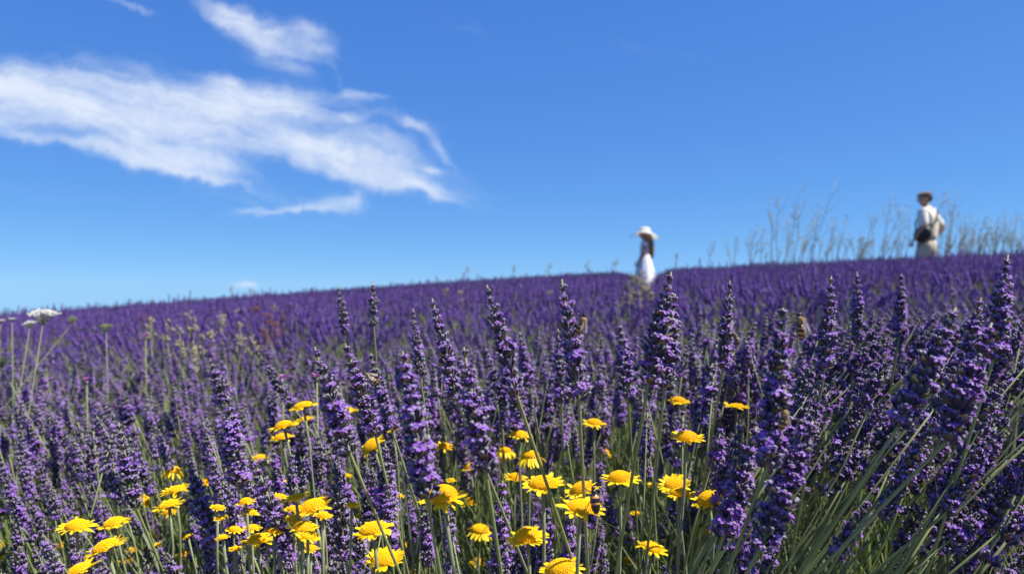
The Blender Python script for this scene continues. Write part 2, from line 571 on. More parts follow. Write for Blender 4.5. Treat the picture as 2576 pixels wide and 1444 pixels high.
# prototypes of the ordinary stalks, base at the origin, spike on top
PROTO_LEN = []
STALK_PARTS = []           # (stem mesh, calyces mesh, blossoms mesh) for individual stalks
PROTO_NEAR, PROTO_MID, PROTO_FAR = [], [], []
NP = 14
BLOOM = [.34, .5, .42, .62, .25, .52, .45, .36, .7, .18, .56, .4, .3, .48]
for i in range(NP):
    L = random.Random(100 + i).uniform(.044, .086)
    SL = random.Random(200 + i).uniform(.30, .36)
    lay, fl = spike_layout(L, 300 + i, BLOOM[i], gap=i % 3 == 0)
    sm = stem_mb(SL + L - .008, seed=i)
    cal, blo = MB(), MB()
    up = Matrix.Translation((0, 0, SL))
    for wi, wm in lay: cal.merge(WHORLS[wi][1], up @ wm)
    for fi, fm in fl: blo.merge(FLORETS[fi], up @ fm)
    STALK_PARTS.append((sm.mesh('stem', [M['stem']]), cal.mesh('calyces', [M['calyx'], M['bract']]), blo.mesh('blossoms', [M['floret']])))
    PROTO_LEN.append(SL + L)
    al = MB(); al.merge(sm, Matrix.Identity(4), 0)
    k0 = len(al.f)
    o = len(al.v); al.v += cal.v; al.f += [tuple(q + o for q in f) for f in cal.f]; al.m += [1 + k for k in cal.m]; al.t += cal.t
    al.merge(blo, Matrix.Identity(4), 3)
    PROTO_NEAR.append(al.mesh('near_stalk', [M['stem'], M['calyx'], M['bract'], M['floret']]))
    # mid distance: dark core lumps with loose lobes
    rr = random.Random(500 + i)
    mid = MB(); mid.tube([(0, 0, 0), (.006, .003, SL * .5), (0, 0, SL)], [.0015, .0014, .0012], 3, 0, cap=False)
    nw = 8
    for k in range(nw):
        f = k / (nw - 1); z = SL + f * (L - .008); r_ = .0064 * (1 - .45 * f)
        mid.ball((0, 0, z), (r_ * .62, r_ * .62, .0046), 1, 5, 3)
        for q in range(6):
            a = rr.uniform(0, 6.28); d = Vector((math.cos(a), math.sin(a), rr.uniform(.1, .9)))
            c0 = Vector((math.cos(a), math.sin(a), 0)) * r_ * rr.uniform(.6, 1.15) + Vector((0, 0, z + rr.uniform(-.003, .004)))
            fm = frame(d, c0, rr.uniform(0, 6), rr.uniform(.8, 1.3))
            qd = .0031
            mid.add([fm @ Vector(p) for p in ((-qd, -qd * .6, .001), (0, -qd, -.0006), (qd, -qd * .3, .0012), (qd * .5, qd, 0), (-qd * .7, qd * .8, .001))],
                    [(0, 1, 2), (0, 2, 3), (0, 3, 4)], 2 if q < 5 else 1)
    PROTO_MID.append(mid.mesh('mid_stalk', [M['stem'], M['calyx'], M['mid']]))
for i in range(6):
    rr = random.Random(700 + i)
    far = MB()
    for s_ in range(4):
        ox, oy = rr.uniform(-.07, .07), rr.uniform(-.07, .07)
        lx, ly = rr.uniform(-.25, .25), rr.uniform(-.25, .25)
        top = rr.uniform(.34, .44); L = rr.uniform(.055, .08)
        d = Vector((lx, ly, 1)).normalized()
        o = Vector((ox, oy, 0)) + d * top
        far.tube([(ox * .3, oy * .3, .0), o - d * L], .0016, 3, 0, cap=False)
        for k in range(4):
            f = k / 3
            far.ball(o - d * L * (1 - f), (.0078 * (1 - .4 * f), .0078 * (1 - .4 * f), .0085), 2 if k % 3 == 1 else 1, 4, 3, d.to_track_quat('Z', 'Y').to_matrix())
        for q in range(14):
            a = rr.uniform(0, 6.28); f = rr.random(); r_ = .0105 * (1 - .4 * f)
            c0 = o - d * L * (1 - f) + Vector((math.cos(a) * r_, math.sin(a) * r_, 0))
            fm = frame((math.cos(a), math.sin(a), rr.uniform(-.2, 1)), c0, rr.uniform(0, 6), rr.uniform(.8, 1.4))
            far.add([fm @ Vector(p) for p in ((-.0042, -.003, 0), (.0042, -.002, .001), (0, .0045, 0))], [(0, 1, 2)], 1)
    PROTO_FAR.append(far.mesh('far_clump', [M['stem'], M['far'], M['calyx']]))

# blades: tufts of thin bent leaves
PROTO_BLADE = []
for i in range(5):
    rr = random.Random(900 + i); b = MB()
    for k in range(18):
        a = rr.uniform(0, 6.28); ln = rr.uniform(.14, .34); le = rr.uniform(.1, .55); wd = rr.uniform(.0008, .0020)
        u = Vector((math.cos(a), math.sin(a), 0)); v = Vector((-math.sin(a), math.cos(a), 0)) * wd
        o = u * rr.uniform(0, .03)
        ps = [o + u * ln * le * f ** 1.6 + Vector((0, 0, ln * f * (1 - .25 * le * f))) for f in (0, .35, .7, 1)]
        b.add([ps[0] - v, ps[0] + v, ps[1] - v, ps[1] + v, ps[2] - v * .8, ps[2] + v * .8, ps[3]],
              [(0, 1, 3, 2), (2, 3, 5, 4), (4, 5, 6)], 0 if i < 3 else 1)
    PROTO_BLADE.append(b.mesh('leaf_tuft', [M['blade'], M['greyleaf']]))


def euler_from(dirs, spin):
    """XYZ euler angles that turn +Z onto each direction with a spin about it"""
    z = dirs / np.linalg.norm(dirs, axis=1, keepdims=True)
    ref = np.stack([np.cos(spin), np.sin(spin), np.zeros_like(spin)], 1)
    x = ref - z * np.sum(ref * z, 1, keepdims=True)
    x /= np.linalg.norm(x, axis=1, keepdims=True) + 1e-9
    y = np.cross(z, x)
    b = -np.arcsin(np.clip(x[:, 2], -1, 1))
    a = np.arctan2(y[:, 2], z[:, 2])
    c_ = np.arctan2(x[:, 1], x[:, 0])
    return np.stack([a, b, c_], 1)


def scatter(name, pts, rots, scales, which, meshes, label, cat):
    """one stuff object: its points carry copies of the given meshes"""
    me = bpy.data.meshes.new(name)
    me.vertices.add(len(pts))
    me.vertices.foreach_set('co', np.asarray(pts, np.float32).ravel())
    for nm, typ, key, data in (('rot', 'FLOAT_VECTOR', 'vector', rots), ('sc', 'FLOAT', 'value', scales), ('which', 'INT', 'value', which)):
        a_ = me.attributes.new(nm, typ, 'POINT')
        a_.data.foreach_set(key, np.asarray(data, np.int32 if typ == 'INT' else np.float32).ravel())
    o = link(name, me)
    ng = bpy.data.node_groups.new(name, 'GeometryNodeTree')
    ng.interface.new_socket('Geometry', in_out='INPUT', socket_type='NodeSocketGeometry')
    ng.interface.new_socket('Geometry', in_out='OUTPUT', socket_type='NodeSocketGeometry')
    gi = ng.nodes.new('NodeGroupInput'); go = ng.nodes.new('NodeGroupOutput')
    jn = ng.nodes.new('GeometryNodeJoinGeometry')
    def named(nm, typ):
        nd = ng.nodes.new('GeometryNodeInputNamedAttribute'); nd.data_type = typ
        nd.inputs[0].default_value = nm
        return nd.outputs[0]
    wh, rt, sc = named('which', 'INT'), named('rot', 'FLOAT_VECTOR'), named('sc', 'FLOAT')
    e2r = ng.nodes.new('FunctionNodeEulerToRotation')
    ng.links.new(rt, e2r.inputs[0])
    for k, ms in enumerate(meshes):
        src = bpy.data.objects.new(ms.name, ms)
        src.use_fake_user = True
        cp = ng.nodes.new('FunctionNodeCompare'); cp.data_type = 'INT'; cp.operation = 'EQUAL'
        ins = [s_ for s_ in cp.inputs if s_.type == 'INT']
        ng.links.new(wh, ins[0]); ins[1].default_value = k
        oi = ng.nodes.new('GeometryNodeObjectInfo'); oi.inputs['Object'].default_value = src
        g2i = ng.nodes.new('GeometryNodeGeometryToInstance')
        ng.links.new(oi.outputs['Geometry'], g2i.inputs[0])
        ip = ng.nodes.new('GeometryNodeInstanceOnPoints')
        ng.links.new(gi.outputs[0], ip.inputs['Points'])
        ng.links.new([s_ for s_ in cp.outputs if s_.enabled][0], ip.inputs['Selection'])
        ng.links.new(g2i.outputs[0], ip.inputs['Instance'])
        ng.links.new(e2r.outputs[0], ip.inputs['Rotation'])
        ng.links.new(sc, ip.inputs['Scale'])
        ng.links.new(ip.outputs[0], jn.inputs[0])
    ng.links.new(jn.outputs[0], go.inputs[0])
    md = o.modifiers.new('scatter', 'NODES'); md.node_group = ng
    tag(o, label, cat, kind='stuff')
    return o


# ------------------------------------------------------------------ tables of the things one can point at
# lavender spikes: tip x, y, base x, y, stem foot x, y (or None), bloom, label
HERO = [
    (1038, 768, 1056, 941, None, .30, 'slim lavender spike rising behind the tall centre-left spike, pale violet tip above the field'),
    (1010, 869, 1074, 1250, (1095, 1440), .50, 'longest lavender spike left of centre, crowded with violet florets, base behind the peaked yellow flower'),
    (1084, 740, 1150, 1008, (1240, 1260), .40, 'left-leaning lavender spike with violet florets on its tip, right of the slim spike'),
    (1221, 706, 1300, 994, (1350, 1150), .32, 'dark tall lavender spike leaning left between the tip-flowered and the bee-bearing spikes'),
    (1411, 690, 1456, 1000, (1478, 1260), .48, 'tall lavender spike at centre carrying a furry bee, bare green stem below'),
    (1164, 861, 1222, 1185, (1240, 1330), .50, 'dense lavender spike standing left of the small yellow flowers, lower than its two tall neighbours'),
    (1220, 869, 1268, 1020, None, .45, 'soft lavender spike just in front of the dark tall left-leaning spike'),
    (1306, 828, 1332, 970, None, .55, 'pale violet lavender spike tucked behind the right side of the dark tall spike'),
    (1403, 819, 1412, 1010, None, .42, 'shorter lavender spike pressed against the left of the spike with the furry bee'),
    (1691, 673, 1632, 960, (1600, 1300), .40, 'big lavender spike leaning right, tip touching the skyline right of the woman'),
    (1700, 730, 1672, 975, (1666, 1250), .45, 'lavender spike directly behind the big right-leaning spike, its stem passing the upper yellow flowers'),
    (1837, 697, 1820, 924, (1805, 1200), .34, 'narrow dark lavender spike standing alone between the big right-leaning spike and the bee-bearing tuft'),
    (1972, 758, 1930, 1175, (1873, 1442), .40, 'massive dark lavender spike with tufted top, two bees clinging to its right side'),
    (1907, 1061, 1819, 1350, (1790, 1500), .48, 'right-leaning lavender spike before the massive tufted one, beside the yellow flowers'),
    (2051, 1046, 1914, 1377, (1870, 1500), .45, 'right-leaning lavender spike with pinkish buds on top, right of the thick green stem'),
    (2092, 685, 2075, 930, None, .36, 'dark slender lavender spike right of the tufted spike, tip just under the skyline'),
    (2156, 677, 2156, 860, None, .45, 'upright lavender spike with a single floret on top, below the dry weeds'),
    (2268, 683, 2262, 850, None, .42, 'dark upright lavender spike under the walking man, violet floret at its tip'),
    (2411, 762, 2262, 1070, None, .42, 'long lavender spike slanting right with blackish top, below the man'),
    (2537, 630, 2500, 900, None, .45, 'tallest lavender spike at the right edge, tip against the dry weeds'),
    (2470, 740, 2420, 960, None, .48, 'violet lavender spike slanting beside the tallest one at the right edge'),
    (2500, 800, 2380, 1110, (2250, 1300), .55, 'large slanted lavender spike at far right, thick with light violet florets'),
    (2436, 925, 2340, 1090, (2240, 1330), .52, 'short slanted lavender spike over the green stems at right'),
    (2512, 1065, 2379, 1290, (2250, 1440), .55, 'plump right-slanting lavender spike above the pale crossing stems at lower right'),
    (2550, 1000, 2450, 1220, (2330, 1400), .50, 'violet lavender spike at the right edge above the plump one'),
    (2569, 1225, 2440, 1405, (2350, 1500), .50, 'slanted lavender spike in the lower right corner'),
    (2322, 1293, 2232, 1440, (2180, 1560), .40, 'partly faded lavender spike with grey buds at the bottom right, below the plump spike'),
    (2270, 1080, 2225, 1240, (2200, 1440), .35, 'dark blue violet lavender spike upright amid the green stems at right'),
    (1749, 1396, 1770, 1560, None, .60, 'lavender tip with open lilac florets poking up at the bottom edge right of centre'),
    (1265, 1198, 1254, 1450, (1252, 1600), .48, 'violet lavender spike in front at the bottom centre between two domed yellow flowers'),
    (1357, 1244, 1364, 1385, (1368, 1500), .30, 'small dark lavender spike beneath the broad yellow flower at centre'),
    (1049, 1275, 1085, 1440, (1095, 1560), .50, 'lavender spike with loose lower whorls under the longest spike'),
    (526, 897, 566, 1010, None, .55, 'small lavender spike with bright violet top above the thick dark spike at left'),
    (571, 985, 601, 1240, (626, 1445), .62, 'thick deep violet lavender spike at left, one separate whorl on its stem'),
    (297, 1054, 340, 1270, (372, 1445), .42, 'lavender spike with a crown of pale blue-violet florets, tallest in the lower left'),
    (645, 880, 733, 1020, None, .45, 'left-leaning lavender spike whose foot meets the topmost left yellow flower'),
    (787, 861, 880, 1140, None, .50, 'lavender spike leaning left just behind the yellow flower with a raised right petal'),
    (865, 855, 945, 1096, (975, 1300), .48, 'left-leaning lavender spike with a striped bee on its right side'),
    (930, 880, 985, 1080, None, .52, 'lavender spike immediately right of the one with the striped bee'),
    (636, 1145, 732, 1405, (765, 1560), .45, 'large lavender spike leaning left in front of the yellow cluster at lower left of centre'),
    (838, 1160, 870, 1410, (880, 1560), .32, 'blackish lavender spike with magenta florets low down, among the yellow flowers'),
    (969, 1107, 977, 1350, (985, 1500), .55, 'bushy violet lavender spike immediately left of the longest spike, above a low yellow flower'),
    (832, 1324, 824, 1480, None, .45, 'budded lavender spike with bluish tip at the bottom edge among yellow flowers'),
    (468, 1141, 540, 1385, (580, 1540), .50, 'lavender spike in bloom right of the stacked yellow flowers at left'),
    (38, 1290, 52, 1480, None, .60, 'stout lavender spike in the lower left corner beside the sideways yellow flower'),
    (499, 1061, 546, 1195, None, .45, 'slim lavender spike close to the left side of the thick deep violet one'),
    (217, 1217, 252, 1310, None, .52, 'little lavender spike behind the pair of yellow flowers at lower left'),
    (1560, 810, 1580, 1000, None, .40, 'soft dark lavender spike midway between the bee spike and the big right-leaning one'),
    (1290, 905, 1300, 1080, None, .45, 'blurred lavender spike behind the green stem of the dark tall spike'),
    (2010, 870, 2040, 1040, None, .50, 'bright violet lavender spike just right of the tufted spike'),
    (850, 712, 868, 840, None, .35, 'left one of the two thin lavender spikes that poke at the skyline left of centre'),
    (937, 702, 940, 820, None, .25, 'darkest thin lavender spike crossing the skyline left of centre'),
]
# yellow flowers: x, y (middle of the petal ring), width, roll (deg, + = right side down), pitch towards camera (deg), foot dx at 300 px below, label
YEL = [
    (1708, 1008, 56, 6, 4, -20, 'topmost yellow flower right of centre, petals only on its right'),
    (1495, 1064, 62, 3, 2, 0, 'small yellow flower behind the bare stem of the bee-bearing spike'),
    (1307, 1094, 68, 4, 4, 10, 'yellow flower half hidden by pale lavender whorls, above the paired small ones'),
    (1271, 1134, 50, 2, 0, 10, 'small flat yellow flower left of the one with drooping petals'),
    (1334, 1146, 74, 4, 2, 0, 'yellow flower with petals drooping below, left of the centre stem'),
    (1521, 1133, 46, 32, 2, 40, 'small yellow flower tipped steeply to the right beside the bare green stem'),
    (1728, 1102, 88, 0, 10, -20, 'wide flat yellow flower with fringed petals, standing alone right of centre'),
    (1298, 1202, 62, 8, 2, 0, 'small domed yellow flower left of the broad domed one'),
    (1366, 1216, 106, -3, 12, 0, 'broad domed yellow flower with long fringed petals at centre'),
    (1465, 1230, 90, -14, 8, 0, 'tilted yellow flower just above the one with the beetle'),
    (1560, 1204, 98, -2, 4, 0, 'evenly domed yellow flower with flat petals on a straight stem, right of the beetle'),
    (1697, 1218, 80, -12, 30, 40, 'yellow flower turned to show its orange disc, overlapping a flatter one'),
    (1709, 1240, 85, 2, 4, 0, 'flat yellow flower beneath the one that shows its disc'),
    (1646, 1224, 44, 4, 0, 10, 'shaded small yellow flower left of the overlapping pair'),
    (1783, 1256, 90, -16, 6, 0, 'domed yellow flower tilted up to the right, touching the right-leaning lavender'),
    (1462, 1276, 118, 5, 16, -10, 'large yellow flower with a black and orange beetle on it'),
    (1326, 1352, 104, -8, 12, 5, 'high domed yellow flower near the bottom at centre'),
    (1208, 1332, 68, 6, 8, -5, 'round domed yellow flower with drooping petals left of the bottom centre spike'),
    (1766, 1335, 60, -6, 2, 10, 'yellow flower behind the foot of the right-leaning lavender'),
    (1640, 1377, 82, 14, 10, 5, 'low yellow flower crossed by a thin grass stem'),
    (1412, 1430, 112, -8, 8, 0, 'large yellow flower cut by the bottom edge at centre'),
    (1568, 1408, 42, 10, 4, 0, 'dim orange yellow flower low between two green stems'),
    (1204, 1412, 50, 2, 0, 0, 'thin yellow flower seen edge on at the bottom, under the round domed one'),
    (1853, 1023, 64, 4, -6, 0, 'rightmost yellow flower, flat and seen from its green underside'),
    (763, 1022, 72, -12, 0, 35, 'topmost yellow flower of the left group'),
    (714, 1072, 76, -14, 2, 60, 'yellow flower overlapping its neighbour in the upper left pair'),
    (767, 1056, 56, -12, 0, 60, 'right flower of the overlapping upper left pair of yellow flowers'),
    (710, 1101, 60, -8, 0, 60, 'yellow flower directly below the overlapping upper left pair'),
    (870, 1040, 70, -22, 4, 55, 'yellow flower with a raised right petal, above a long bent stem'),
    (935, 1120, 72, -28, 34, 40, 'yellow flower tilted to face the camera with a lavender foot in front of it'),
    (988, 1084, 30, -15, 0, 20, 'sliver of yellow flower left of the longest spike'),
    (1064, 1070, 26, -20, 10, 20, 'yellow petals peeping out from behind the longest spike'),
    (1119, 1124, 56, 6, 2, 25, 'round yellow flower right of the longest spike'),
    (1182, 1174, 46, -18, 2, 10, 'small yellow flower beside the foot of the dense lower spike'),
    (868, 1198, 40, -8, 4, 10, 'small ragged yellow flower right of the dark magenta-flecked spike'),
    (1115, 1252, 122, -4, 8, 55, 'big peaked yellow flower on a long stem in front of the longest spike'),
    (1182, 1264, 46, -8, 0, 0, 'little yellow flower to the right of the big peaked one'),
    (938, 1330, 102, -9, 8, 20, 'wide yellow flower below the bushy violet spike'),
    (923, 1354, 46, 0, -6, 0, 'thin yellow flower tucked under the wide one'),
    (1016, 1370, 40, 72, 14, -30, 'yellow flower turned on its side facing right'),
    (969, 1405, 100, -4, 20, 10, 'broad yellow flower with open fringe at the bottom left of centre'),
    (786, 1277, 82, -12, 8, 60, 'long yellow flower tilting up to the right in the left cluster'),
    (931, 1270, 42, -40, 10, 20, 'half hidden yellow flower left of the bushy violet spike'),
    (885, 1270, 32, 5, 5, 0, None),
    (813, 1297, 40, 8, 4, 20, None),
    (763, 1326, 64, 8, 6, 25, 'rounded yellow flower left of the dark magenta-flecked spike'),
    (756, 1357, 50, 12, 8, 20, None),
    (782, 1378, 40, 6, 4, 10, None),
    (744, 1252, 60, -10, -4, 25, None),
    (628, 1290, 42, 8, 2, 20, None),
    (649, 1358, 66, -4, 6, 40, 'yellow flower with a bitten right edge beside the stem of the thick violet spike'),
    (634, 1328, 42, 2, 0, 20, None),
    (1037, 1437, 36, -10, 6, 0, None),
    (653, 1151, 46, -8, 10, 10, 'yellow petals behind the buds of the large left-leaning spike'),
    (737, 1280, 36, 0, 4, 20, None),
    (436, 1184, 52, 4, 2, 0, 'yellow flower with folded petals, topmost of the stack at left'),
    (441, 1234, 74, -10, 4, 20, 'second yellow flower down in the stack at left'),
    (424, 1270, 80, -14, 6, 0, 'third yellow flower down in the stack at left, orange shaded'),
    (427, 1288, 52, 0, -4, 0, None),
    (516, 1212, 44, 2, 10, 10, 'small yellow flower right of the stack at left'),
    (365, 1259, 34, 62, 20, 0, 'yellow flower showing its face to the right beside the pale crowned spike'),
    (194, 1324, 90, 2, 2, 30, 'yellow flower with a drooping left petal, farthest up in the lower left'),
    (287, 1316, 76, -12, 2, 70, 'yellow flower tilted right, right of the drooping-petal one'),
    (266, 1376, 98, -18, 6, 85, 'large yellow flower tilting up to the right at lower left'),
    (253, 1396, 44, 4, -4, 40, None),
    (323, 1408, 52, -6, 0, 50, None),
    (200, 1432, 92, -16, 6, 60, 'yellow flower cut by the bottom edge at lower left'),
    (8, 1382, 60, -62, -22, 60, 'yellow flower turned away at the left edge, petals fanned'),
    (99, 1360, 46, 6, 4, 40, 'crumpled yellow flower right of the lower left corner spike'),
    (466, 1393, 52, 0, 10, 0, 'small domed yellow flower on a thin stem at the bottom left'),
    (390, 1372, 32, -30, 2, 10, None),
    (548, 1277, 32, 10, 2, 20, None),
    (556, 1303, 30, -10, 6, 20, None),
    (592, 1380, 28, 0, 0, 50, None),
    (122, 1441, 48, 0, 2, 20, None),
    (472, 1349, 28, -30, 6, 20, None),
    (618, 1262, 40, -8, 4, 15, None),
    (702, 1250, 38, 6, 2, 20, None),
    (742, 1303, 52, -10, 6, 25, None),
    (776, 1348, 50, 10, 4, 20, None),
    (806, 1258, 36, -14, 2, 15, None),
    (690, 1334, 44, 4, 8, 15, None),
    (906, 1298, 34, -6, 4, 10, None),
    (1003, 1246, 30, 10, 2, 10, None),
    (1258, 1158, 34, 0, 4, 0, None),
    (712, 1213, 30, -6, 4, 15, None),
    (590, 1332, 36, 8, 4, 20, None),
    (845, 1207, 30, -12, 4, 10, None),
    (1135, 1208, 28, 4, 2, 5, None),
    (385, 1347, 36, -6, 4, 20, None),
    (336, 1382, 40, 8, 2, 30, None),
    (905, 1375, 42, -8, 6, 10, None),
    (1262, 1290, 34, 6, 2, 0, None),
    (1600, 1290, 30, -4, 2, 0, None),
    (560, 1352, 34, -12, 6, 20, None),
    (150, 1372, 40, 6, 4, 30, None),
]

rr = random.Random(3)
Y_PLACED = []
for row in YEL:
    X, Y, wd = row[:3]
    d = min(1.05, max(.47, .0318 * FPX / wd))
    if wd < 34: d = rr.uniform(.72, .95)
    if 520 < X < 900 and 1230 < Y < 1400 and wd < 90:          # the crowded left cluster stands well forward
        d = rr.uniform(.50, .60) if row[6] is None else rr.uniform(.52, .62); wd = wd * 1.22
    Y_PLACED.append(((X, Y, wd) + tuple(row[3:]), d, wd * d / FPX))

# ------------------------------------------------------------------ lavender: bushes and loose stalks
cand = []        # base, dir, proto, scale, zone


def lean_field(x, y):
    return 0.42 * np.clip(x / np.maximum(y, .3), -.8, .8)


# foreground bank
N1 = 2500
for _ in range(N1):
    y = rr.uniform(.58, 1.22); u = rr.uniform(-.86, .86); x = u * y
    ztop = float(canopy(x, y)) - (rr.random() ** 1.05) * .33 + .015 + .07 * min(1, max(0, (u - .12) / .35))
    if -.4 < u < .12 and rr.random() < .15: continue
    X, Y = 1288 + u * FPX, 722 - (ztop - H) / y * FPX
    # open spots where the green stems show, and the air above the bank
    if X < 470 and 1010 < Y < 1230 and rr.random() < .62: continue
    if (1930 < X < 2420 and 1120 < Y) and rr.random() < .88: continue
    if (1380 < X < 1800 and 1020 < Y) and rr.random() < .72: continue
    if Y < 850 + (60 * -u if u < 0 else -160 * u) and rr.random() < .75: continue
    dx = float(lean_field(x, y)) + rr.gauss(0, .15 if X < 1800 else .08) + (-.04 if X < 1288 else .04)
    if X > 1800: dx += .40 * min(1, (X - 1800) / 300)
    if X > 1800 and rr.random() < .36: continue
    dv = Vector((dx, rr.gauss(-.05, .15 if X < 1800 else .08), 1)).normalized()
    pi = rr.randrange(NP); sc = rr.uniform(.74, 1.10) if X < 1800 else rr.uniform(.92, 1.20)
    tip = Vector((x, y, ztop))
    # keep the yellow flowers that stand farther back in view
    bad = False
    for (row, fd, fw) in Y_PLACED:
        if fd > y - .02:
            bx, by = X - dx * 90 / y, Y + 90 / y
            if abs((X + bx) / 2 - row[0]) < row[2] * .5 + 22 and Y - 10 < row[1] < by + 40:
                bad = True; break
    if bad and not (X < 1050 and y < .95 and rr.random() < .22): continue
    cand.append((tip - dv * PROTO_LEN[pi] * sc, dv, pi, sc, tip))

# the back edge of the foreground bank, centre and right
for q_ in range(820):
    u = rr.uniform(-.22, .80) if q_ < 440 else rr.uniform(-.78, -.18)
    y = rr.uniform(.92, 1.40); x = u * y
    ztop = float(canopy(x, y)) + (rr.uniform(-.085, .045) if u > -.2 else rr.uniform(-.17, .02)) + .035 * min(1, max(0, (u - .1) / .3))
    X, Y = 1288 + u * FPX, 722 - (ztop - H) / y * FPX
    if not 770 < Y < (1040 if u > -.2 else 1110): continue
    dx = float(lean_field(x, y)) * .6 + rr.gauss(0, .12) + (.22 * min(1, max(0, (X - 1900) / 300)))
    dv = Vector((dx, rr.gauss(-.03, .12), 1)).normalized()
    pi = rr.randrange(NP); sc = rr.uniform(.90, 1.15)
    tip = Vector((x, y, ztop))
    if any(fd > y and abs(X - row[0]) < row[2] * .5 + 14 and Y - 10 < row[1] < Y + 150 for (row, fd, fw) in Y_PLACED): continue
    cand.append((tip - dv * PROTO_LEN[pi] * sc, dv, pi, sc, tip))

# rows of bushes behind
for (yr, half, step, per) in ((1.95, 2.4, .40, 330), (3.35, 3.6, .42, 300)):
    x = -half
    while x < half:
        bx, by = x + rr.uniform(-.08, .08), yr + rr.uniform(-.10, .10)
        top = PLANT_H + rr.gauss(0, .03)
        for _ in range(per):
            th = math.acos(1 - rr.random() * .60); az = rr.uniform(0, 6.2832)
            dv = Vector((math.sin(th) * math.cos(az) + .35 * float(lean_field(bx, by)), math.sin(th) * math.sin(az), math.cos(th))).normalized()
            dv = (dv + Vector((rr.gauss(0, .07), rr.gauss(0, .07), .10))).normalized()
            o = Vector((bx + dv.x * .22 + rr.uniform(-.06, .06), by + dv.y * .22 + rr.uniform(-.06, .06), float(soil_z(bx, by)) + .20 + rr.uniform(-.04, .03)))
            pi = rr.randrange(NP); sc = (top - .20) / PROTO_LEN[pi] * rr.uniform(.88, 1.10)
            cand.append((o, dv, pi, sc, o + dv * PROTO_LEN[pi] * sc))
        x += step * rr.uniform(.85, 1.15)


def in_view(p, mx=60):
    X = 1288 + p.x / p.y * FPX; Y = 722 - (p.z - H) / p.y * FPX
    return -mx < X < 2576 + mx and 560 < Y < 1444 + mx


N_IND = 300 - len(HERO)
vis = [k for k, c_ in enumerate(cand) if in_view(c_[4], -10) and 722 - (c_[4].z - H) / c_[4].y * FPX < 1405]
vis.sort(key=lambda k: cand[k][4].y)
# skip stalks that stand right behind several nearer ones
occ = {}
ind = []
for k in vis:
    p = cand[k][4]
    X = 1288 + p.x / p.y * FPX; Y = 722 - (p.z - H) / p.y * FPX
    key = (int(X // 44), int(Y // 50))
    if occ.get(key, 0) >= 1: continue
    ind.append(k)
    for dy in (0, 1): occ[(key[0], key[1] + dy)] = occ.get((key[0], key[1] + dy), 0) + 1
    if len(ind) >= N_IND: break
ind_set = set(ind)

pts, rots, scs, whs = [], [], [], []
dirs = []
for k, c_ in enumerate(cand):
    if k in ind_set: continue
    pts.append(c_[0]); dirs.append(c_[1]); scs.append(c_[3]); whs.append(c_[2] + (NP if c_[4].y > 2.3 else 0))
pts = np.array([tuple(p) for p in pts]); dirs = np.array([tuple(p) for p in dirs])
scs = np.array(scs); whs = np.array(whs)


def gap_depth(x, y):
    """how far the canopy dips along the trodden lane in front of the woman"""
    u = x / np.maximum(y, .1)
    lane = np.exp(-((u - .181) / .020) ** 2)
    return .36 * lane * np.clip((y - 3.4) / 3.5, 0, 1)


# single mid-distance stalks
area_n = int(.85 * (7.5 ** 2 - 4.2 ** 2) * 430)
yy_ = np.sqrt(rng.uniform(4.2 ** 2, 7.5 ** 2, area_n)); uu = rng.uniform(-.85, .85, area_n); xx = uu * yy_
d2 = np.stack([.3 * lean_field(xx, yy_) + rng.normal(0, .2, area_n), rng.normal(-.03, .2, area_n), np.ones(area_n)], 1)
bumpz = .035 * np.sin(xx * 5.3 + yy_ * 1.2) * np.sin(yy_ * 4.1 - xx) + rng.normal(0, .03, area_n)
p2 = np.stack([xx, yy_, canopy(xx, yy_) - .40 + bumpz - gap_depth(xx, yy_)], 1)
keep2 = (np.sin(xx * 2.3 + 1.7 * np.sin(yy_ * 1.9)) * np.sin(yy_ * 2.9 + xx * .7) + rng.normal(0, .25, area_n)) > -.72
p2[~keep2, 2] -= .05
w2 = NP + rng.integers(0, NP, area_n)
s2 = rng.uniform(.9, 1.12, area_n)
# clumps farther off
n3 = int(.85 * (25 ** 2 - 7.5 ** 2) * 105)
y3 = np.sqrt(rng.uniform(7.5 ** 2, 25 ** 2, n3)); u3 = rng.uniform(-.85, .85, n3); x3 = u3 * y3
d3 = np.stack([rng.normal(0, .1, n3), rng.normal(0, .1, n3), np.ones(n3)], 1)
p3 = np.stack([x3, y3, canopy(x3, y3) - .42 - .075 * np.clip((y3 - 6) / 6, 0, 1) + .03 * np.sin(x3 * 3.3 + y3) * np.sin(y3 * 2.1) + rng.normal(0, .02, n3) - gap_depth(x3, y3)], 1)
w3 = 2 * NP + rng.integers(0, 6, n3)
s3 = rng.uniform(.9, 1.15, n3)
P_ = np.concatenate([pts, p2, p3]); D_ = np.concatenate([dirs, d2, d3])
W_ = np.concatenate([whs, w2, w3]); S_ = np.concatenate([scs, s2, s3])
E_ = euler_from(D_, rng.uniform(0, 6.28, len(P_)))
scatter('lavender_field', P_, E_, S_, W_, PROTO_NEAR + PROTO_MID + PROTO_FAR,
        'wide purple lavender field rising to the skyline under the blue sky', 'lavender field')

# leaves under the lavender
nb = 5200
yb = rng.uniform(.62, 4.4, nb) ** 1.0; ub = rng.uniform(-.9, .9, nb); xb = ub * yb
hb = rng.uniform(-.02, .26, nb)
db = np.stack([.8 * lean_field(xb, yb) + rng.normal(0, .25, nb), rng.normal(-.05, .25, nb), np.ones(nb)], 1)
pb = np.stack([xb, yb, soil_z(xb, yb) + hb], 1)
sb = rng.uniform(.7, 1.25, nb)
scatter('lavender_foliage', pb, euler_from(db, rng.uniform(0, 6.28, nb)), sb, rng.integers(0, 5, nb), PROTO_BLADE,
        'green and grey-green narrow leaves and grass between the lavender stems', 'foliage')

